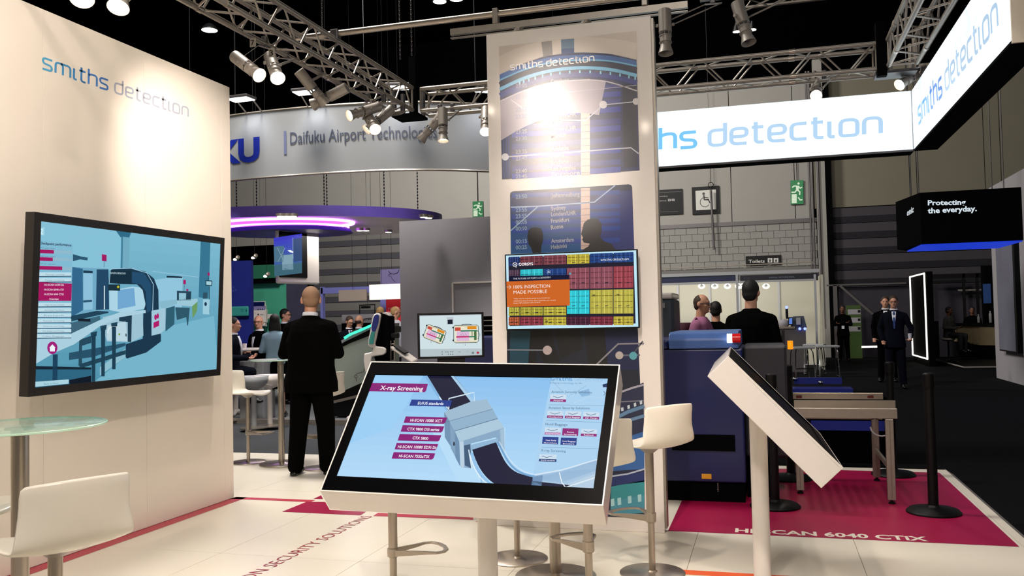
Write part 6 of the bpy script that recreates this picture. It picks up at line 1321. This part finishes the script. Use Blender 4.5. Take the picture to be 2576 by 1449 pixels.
P = Paint((0, SY-.002, 0), (0, -1, 0), (2.898, 1620, 400)); P.text('Conference Rooms', (-60, 283), (172, 276), 13, '#8a8a88', 0); P.text('North Entrance', (-10, 312), (163, 308), 13, '#8a8a88', 0); P.rect(175, 291, 196, 308, '#8a8a88', 0); P.rect(202, 290, 223, 307, '#8a8a88', 0); P.disc((185, 299), 5, '#101010', 1); P.disc((212, 299), 5, '#101010', 1)
P.line([(100, 244), (275, 238)], 2, '#50504e', 0); P.line([(100, 388), (250, 382)], 2, '#50504e', 0); P.build('words', mat_attr('vinyl_print'), t)
t = thing('toilets_sign', 'black sign reading Toilets with two figures above the shell booth', 'sign', py_(1920, 668, SY)); slab(1876, 643, 1965, 667, SY, .06).build('board', 'black', t, world=True)
P = Paint((0, SY-.002, 0), (0, -1, 0), (2.898, 1620, 400)); P.text('Toilets', (763, 758), (880, 755), 24, '#b8b8b6', 0, bold=.02)
for x in (902, 946): P.rect(x, 722, x+34, 755, '#b8b8b6', 0); P.disc((x+17, 730), 4, '#101010', 1); P.poly([(x+10, 735), (x+24, 735), (x+20, 752), (x+14, 752)], '#101010', 1)
P.build('words', mat_attr('vinyl_print'), t)
# ------------------------------------------------------------------ shell scheme booth on the right
BY_ = 25.0
t = thing('shell_booth', 'white-walled shell booth with dark name boards under the Toilets sign', 'booth', py_(1860, 850, BY_))
slab(1600, 708, 2052, 713, BY_-.02, .08).build('lower_rail', 'grey_shell', t, world=True); slab(1600, 684, 2062, 692, BY_-.02, .08).build('upper_rail', 'grey_shell', t, world=True)
slab(1640, 692, 1858, 710, BY_, .04).build('name_board', mat('board_navy', '#101a40', .5), t, world=True); slab(1862, 690, 2058, 708, BY_, .04).build('name_board', mat('board_black', '#0c0e1c', .5), t, world=True)
P = Paint((0, BY_-.003, 0), (0, -1, 0), (5.175, 1640, 680)); P.text('E1540', (1198, 112), (1276, 108), 16, '#4a5068', 0); P.text('SAIMA SICUREZZA', (1524, 104), (1858, 96), 20, '#6a7080', 0, bold=.01); P.build('words', mat_attr('vinyl_print'), t)
for x in (1662, 1858, 2055): slab(x-3, 690, x+3, 1000, BY_-.03, .06, -.05).build('post', 'grey_shell', t, world=True)
mat('booth_white', '#a9a798', .8, var=.03, scale=2)
zf = -.05; xa = [py_(x, 760, BY_+2.6).x for x in (1560, 1640, 1706, 1786, 1860, 1960, 2056)]; ztop = py_(1860, 706, BY_+2.6).z
for i in range(6): MB().box(xa[i]+.02, xa[i+1]-.02, BY_+2.6, BY_+2.66, zf, ztop).build('wall_board', 'booth_white', t, world=True)
for x in xa[1:]: MB().box(x-.03, x+.03, BY_+2.57, BY_+2.68, zf, ztop).build('post', 'grey_shell', t, world=True)
MB().box(xa[-1]-.03, xa[-1]+.03, BY_, BY_+2.6, zf, ztop).build('side_wall', 'booth_white', t, world=True)
e = MB()
for y in (BY_+.3, BY_+.34): e.cyl((xa[0], y, ztop+.32), (xa[-1]-.2, y, ztop+.36), .015, n=5)
for k in range(11): x = xa[0]+k*.55; e.cyl((x, BY_+.3, ztop+.26), (x+.2, BY_+.3, ztop+.34), .006, n=5)
e.build('cable_ladder', 'alu', t, world=True)
for i, x in enumerate((1765, 1798, 1830, 1858, 1868, 1927)):
    p = py_(x, 720, BY_+.35); q = thing('booth_lamp', ['leftmost', 'second', 'third', 'fourth', 'fifth', 'rightmost'][i]+' of the round lit lamps under the shell booth rail', 'lamp', p, group='round lamps under the shell booth rail')
    MB().tube([p+V3((.075*cos(a_), -.0, .05*sin(a_))) for a_ in [k*PI/8 for k in range(16)]], .026, 6, True).build('glow_ring', 'lamp_soft', q, world=True, smooth=True); MB().lathe([(.06, 0), (.03, .07)], p, (0, .3, 1), 12).build('cap', 'grey_shell', q, world=True, smooth=True)
light('AREA', 'booth_light', (xa[3], BY_+.6, 2.35), (xa[3], BY_+2.2, .8), 55, WHITE, shape='RECTANGLE', size=4, size_y=.3)
t = thing('steel_counter', 'steel counter with a scanner terminal and blue lights inside the shell booth', 'counter', py_(1980, 860, BY_-1))
YC = BY_-.9
slab(1944, 826, 2028, 905, YC, .7, -.05).build('body', 'alu_dark', t, world=True); slab(1925, 822, 2000, 827, YC-.05, .8).build('top', 'steel', t, world=True); MB().prism([py_(x, y, YC+.1) for x, y in ((1988, 826), (1996, 796), (2022, 795), (2030, 824))], (0, .5, 0)).build('slope_unit', 'machine_slate', t, world=True)
slab(2003, 799, 2014, 817, YC+.02, .06).build('document_window', 'fascia_grey', t, world=True); slab(1983, 798, 1995, 818, YC-.1, .05).build('terminal', 'black', t, world=True)
P = Paint((0, YC-.11, 0), (0, -1, 0)); P.poly([(1985, 801), (1993, 800), (1993, 815), (1985, 815)], '#5a7fd0', 0); P.build('terminal_screen', mat_attr('screen_light'), t)
a = py_(1980, 802, YC); b = py_(1979, 777, YC); MB().cyl(a, b, .035, n=10).build('signal_column', 'black', t, world=True, smooth=True); mat('blue_led', '#5060ff', .4, emit=6)
for x, y in ((1979, 773), (2012, 827), (2025, 827)): MB().ell(py_(x, y, YC-.05), (.035, .03, .035)).build('blue_light', 'blue_led', t, world=True, smooth=True)
for x in (1952, 1966): slab(x, 830, x+7, 870, YC-.04, .04).build('chrome_leg', 'chrome', t, world=True)
one('glass_bowl', 'pale rounded bowl on the steel counter in the shell booth', 'bowl', MB().ell(py_(1972, 814, YC+.1), (.14, .12, .12)), 'partition_grey', smooth=True)
# silver stools in the right middle distance
def mstool(px, D, label, rz):
    p = pd(px, 800, D); t = thing('silver_stool', label, 'stool', (p.x, p.y, -.05), rz, 'silver stools by the shell booth')
    MB().box(-.25, .25, -.19, .19, .70, .75).build('seat', 'grey_shell', t, bevel=.015)
    for sx in (-1, 1):
        MB().tube([V3((sx*.17, -.13, .70)), V3((sx*.2, -.17, .62)), V3((sx*.23, -.21, .02)), V3((sx*.23, .21, .02)), V3((sx*.2, .17, .62)), V3((sx*.17, .13, .70))], .013, 8).build('leg', 'chrome', t, smooth=True)
    MB().tube([V3((-.22, -.19, .25)), V3((.22, -.19, .25))], .011, 8).build('crossbar', 'chrome', t, smooth=True)
mstool(2014, 20.5, 'silver stool beside the amber lamp of the scanner', .3); mstool(2046, 22.0, 'silver stool in the middle of the three right of the scanner', -.2); mstool(2079, 21.0, 'rightmost silver stool right of the scanner', .1)
# ------------------------------------------------------------------ far right: black hanging box, lit portal, wood counter, white wall
t = thing('hanging_sign', 'black hanging sign box reading Protecting the everyday with blue underside', 'sign', pd(2400, 600, 17))
YB = 16.0; a = py_(2314, 484, YB); b = py_(2500, 475, YB); zb, zt2 = py_(2400, 611, YB).z, py_(2400, 480, YB).z
MB().box(a.x, b.x+.4, YB, YB+1.6, zb, zt2).build('box', 'black_matt', t, world=True)
MB().prism([V3((a.x, YB, zb)), V3((a.x-.22, YB+1.2, zb)), V3((a.x, YB+1.6, zb))], (0, 0, zt2-zb)).build('side_wing', 'black_matt', t, world=True)
MB().box(a.x-.0, b.x+.4, YB+.05, YB+1.6, zb-.02, zb).build('blue_underside', mat('blue_glow', '#1c3fd8', .5, emit=.75), t, world=True)
P = Paint((0, YB-.003, 0), (0, -1, 0), (2.634, 2060, 400)); P.text('Protecting', (722, 306), (973, 302), 34, '#d5e2ea', 0, bold=.03); P.text('the everyday.', (722, 360), (1047, 344), 36, '#d5e2ea', 0, bold=.03); P.build('words', mat_attr('lit_print'), t)
P = Paint((a.x-.06, YB+.3, 2), (V3((-1.2, -.22, 0))), (2.634, 2060, 400)); P.text('onic', (583, 378), (628, 350), 40, '#c4ccd2', 0, bold=.04, tl=(583, 336)); P.build('side_words', mat_attr('lit_print'), t)
for px, py in ((2292, 492), (2311, 482), (2495, 470), (2524, 450)):
    p = pd(px, py, 17.0); MB().cyl((p.x, p.y, zt2-.02), (p.x, p.y, CE), .012, n=5).build('hanging_wire', 'alu_dark', t, world=True)
t = thing('lit_portal', 'tall narrow white-lit rectangular portal frame in the dark aisle', 'portal', pz(2333, 905, -.05))
XP = pz(2333, 905, -.05).x*.88; c1, c2, c3, c4 = px_(2333, 903, XP), px_(2296, 886, XP), px_(2288, 697, XP), px_(2326, 692, XP); mat('portal_light', '#fff8ea', .5, emit=1.8)
zt3 = max(c3.z, c4.z); pts = [V3((XP, c1.y, c1.z)), V3((XP, c2.y, c1.z)), V3((XP, c2.y, zt3)), V3((XP, c1.y, zt3))]
for i in range(4): MB().cyl(pts[i], pts[(i+1) % 4], .022, n=8).build('light_bar', 'portal_light', t, world=True)
MB().box(XP+.04, XP+.2, min(c1.y, c2.y)-.05, max(c1.y, c2.y)+.05, -.05, zt3+.05).build('back_frame', 'black_matt', t, world=True)
one('lit_strip', 'thin glowing white strip low behind the person with the blue tie', 'light', MB().cyl(pd(2168, 873, 28.5), pd(2212, 872, 28.5), .035, n=6), 'portal_light')
t = thing('roll_up_banner', 'green roll-up banner with three white boxes in the dark background', 'banner', pd(2147, 870, 20.5)); YG = py_(2147, 800, 1).y; YG = 31.0
mat('lime', '#2f4812', .7, emit=.02); slab(2130, 768, 2167, 872, YG, .04, -.05).build('panel', 'lime', t, world=True)
for y in (778, 799, 821): slab(2133, y, 2165, y+13, YG-.01, .02).build('text_box', 'partition_grey', t, world=True); slab(2158, y+2, 2164, y+8, YG-.02, .02).build('dot', 'black', t, world=True)
# dark framed stand with counter
t = thing('wood_counter', 'pale plywood counter with angled corner and black top at far right', 'counter', pd(2460, 880, 20))
YW = 29.2; mat('plywood', '#8a7a5c', .7, var=.15, scale=4)
a = pz(2408, 862, -.05); 
MB().prism([py_(x, y, YW+.0) for x, y in ((2408, 818), (2464, 822), (2464, 868), (2412, 860))], (0, .7, 0)).build('left_panel', 'plywood', t, world=True); MB().prism([py_(x, y, YW-.02) for x, y in ((2464, 822), (2545, 822), (2545, 870), (2464, 868))], (0, .7, 0)).build('right_panel', 'plywood', t, world=True)
MB().prism([py_(x, y, YW-.06) for x, y in ((2400, 813), (2545, 816), (2545, 823), (2404, 819))], (0, .8, 0)).build('top', 'black', t, world=True); MB().prism([py_(x, y, YW) for x, y in ((2415, 860), (2545, 868), (2545, 903), (2420, 900))], (0, .7, 0)).build('plinth', 'black_matt', t, world=True)
for i, x in enumerate((2462, 2492)): p = py_(x, 812, YW+.3); one('bottle', ['small white bottle at left on the plywood counter', 'taller white bottle at right on the plywood counter'][i], 'bottle', MB().lathe([(.035, 0), (.04, .02), (.04, .16+.1*i), (.02, .2+.1*i), (.02, .26+.1*i)], p, n=12), 'fascia_grey', smooth=True)
t = thing('open_booth', 'dark open-framed booth with blue-lit screen behind the plywood counter', 'booth', pd(2400, 880, 24)); YO = 30.9
e = MB()
for x in (2342, 2428, 2462): slab(x-3, 688, x+3, 890, YO, .1, -.05).build('post', 'black', t, world=True)
slab(2328, 688, 2500, 699, YO, .12).build('beam', 'black', t, world=True); slab(2328, 706, 2430, 712, YO+.02, .05).build('beam', 'black', t, world=True); slab(2410, 727, 2500, 731, YO+.3, .05).build('rear_rail', 'hall_grey', t, world=True); slab(2476, 668, 2500, 860, YO-.2, .3).build('dark_wall', 'black_matt', t, world=True)
slab(2474, 714, 2493, 763, YO-.27, .05).build('blue_screen', mat('dim_blue', '#16305a', .5, emit=.35), t, world=True)
slab(2346, 808, 2362, 868, YO-.4, .5, -.05).build('dark_box', 'black_matt', t, world=True)
t = thing('white_stool', 'white seat stool under the person in the patterned top', 'stool', pd(2378, 870, 25.6)); p = pd(2383, 800, 25.6)
MB().lathe([(.1, .62), (.2, .66), (.2, .70), (.17, .71)], (p.x, p.y, -.05), n=20).build('seat', 'white_lacquer', t, world=True, smooth=True); MB().cyl((p.x, p.y, -.05), (p.x, p.y, .6), .03, n=10).build('pole', 'chrome', t, world=True)
# diagonal brace and posts by the shutter
t = thing('door_frame', 'grey steel frame with diagonal brace at the foot of the right shutter', 'frame', py_(2110, 880, HY-.6)); YF = HY-.7
slab(2080, 713, 2280, 717, YF, .1).build('beam', 'alu_dark', t, world=True); slab(2098, 717, 2108, 880, YF, .1, -.05).build('post', 'alu_dark', t, world=True)
MB().prism([py_(x, y, YF) for x, y in ((2107, 717), (2115, 717), (2200, 790), (2192, 792))], (0, .1, 0)).build('brace', 'alu_dark', t, world=True)
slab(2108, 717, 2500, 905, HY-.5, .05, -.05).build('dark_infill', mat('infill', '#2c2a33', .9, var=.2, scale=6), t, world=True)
# white wall with a framed display
q = pz(2513, 952, -.05); XW = q.x
wr = st(MB().box(XW, XW+.15, 5.0, px_(2497, 700, XW).y, -.05, px_(2497, 468, XW).z), 'wall_right_stand', mat('wall_dim', '#a9a7ab', .8, var=.02))
t = thing('wall_display', 'tall framed grey display on the white wall at the right photo edge', 'display', V3((XW, px_(2540, 700, XW).y, 1)))
ya, yb = px_(2510, 700, XW-.1).y, px_(2556, 700, XW-.1).y
z0_, z1_ = px_(2556, 888, XW-.1).z, px_(2543, 588, XW-.1).z
MB().box(XW-.12, XW, yb, ya, z0_, z1_).build('frame', 'black', t, world=True); MB().box(XW-.125, XW-.118, yb+.12, ya-.03, z0_+.03, z1_-.03).build('picture', mat('dim_picture', '#7a7c8c', .5, var=.25, scale=1.2), t, world=True)
MB().box(XW-.06, XW, yb-1.5, yb-.15, z0_-.05, z1_+.1).build('side_board', 'wall_dim', t, world=True)
# people on chairs behind: small dark rubbish and cables stay out; aisle base for right stand
one('stand_plinth', 'low dark platform edge with pale trim below the plywood counter', 'platform', MB().prism([pz(2390, 905, -.05), pz(2425, 925, -.05), pz(2513, 925, -.05), pz(2513, 908, -.05)], (0, 0, .05)), 'black')
one('pale_trim', 'pale line along the low platform at far right', 'trim', MB().tube([pz(2340, 902, -.0), pz(2425, 924, -.0), pz(2512, 923, -.0)], .02, 5), 'hall_grey')

def wires(t, *pts):
    for p in pts: MB().cyl(p, (p[0], p[1], CE), .006, n=5).build('hanging_wire', 'alu_dark', t, world=True)
def wire_px(name, label, pxs, py, Y):
    p = py_(pxs, py, Y); tag(MB().cyl(p, (p.x, p.y, CE), .004, n=5).build(name, 'black'), label, 'wire')
wire_px('suspension_wire', 'thin wire holding the plain beige hanging board', 887, 729, 18.82); wire_px('suspension_wire', 'thin wire holding the white lit hanging board', 960, 715, 18.44)
wire_px('suspension_wire', 'thin wire holding the lilac banner', 985, 677, 20.02); wire_px('suspension_wire', 'thin wire holding the black shelf frame', 925, 767, 21)
# feet of booth things that reach the platform
t = bpy.data.objects['reception_desk']; a = py_(842, 1009, YD); b = py_(962, 1009, YD); MB().box(a.x, b.x, YD+.01, YD+.69, 0, max(a.z, b.z)+.02).build('foot_panel', 'pale_green', t, world=True)
t = bpy.data.objects['bag_drop_machine']; p = pd(955, 900, 12.1); MB().box(p.x-.12, p.x+.3, p.y-.15, p.y+.3, 0, .9).build('pedestal', 'black_matt', t, world=True)
t = bpy.data.objects['curved_banner']
for px in (470, 1000, 1400): p = on_curve(s_at(px), FB1, -.045); MB().cyl(p, (p.x, p.y, CE), .004, n=5).build('hanging_wire', 'black', t, world=True)
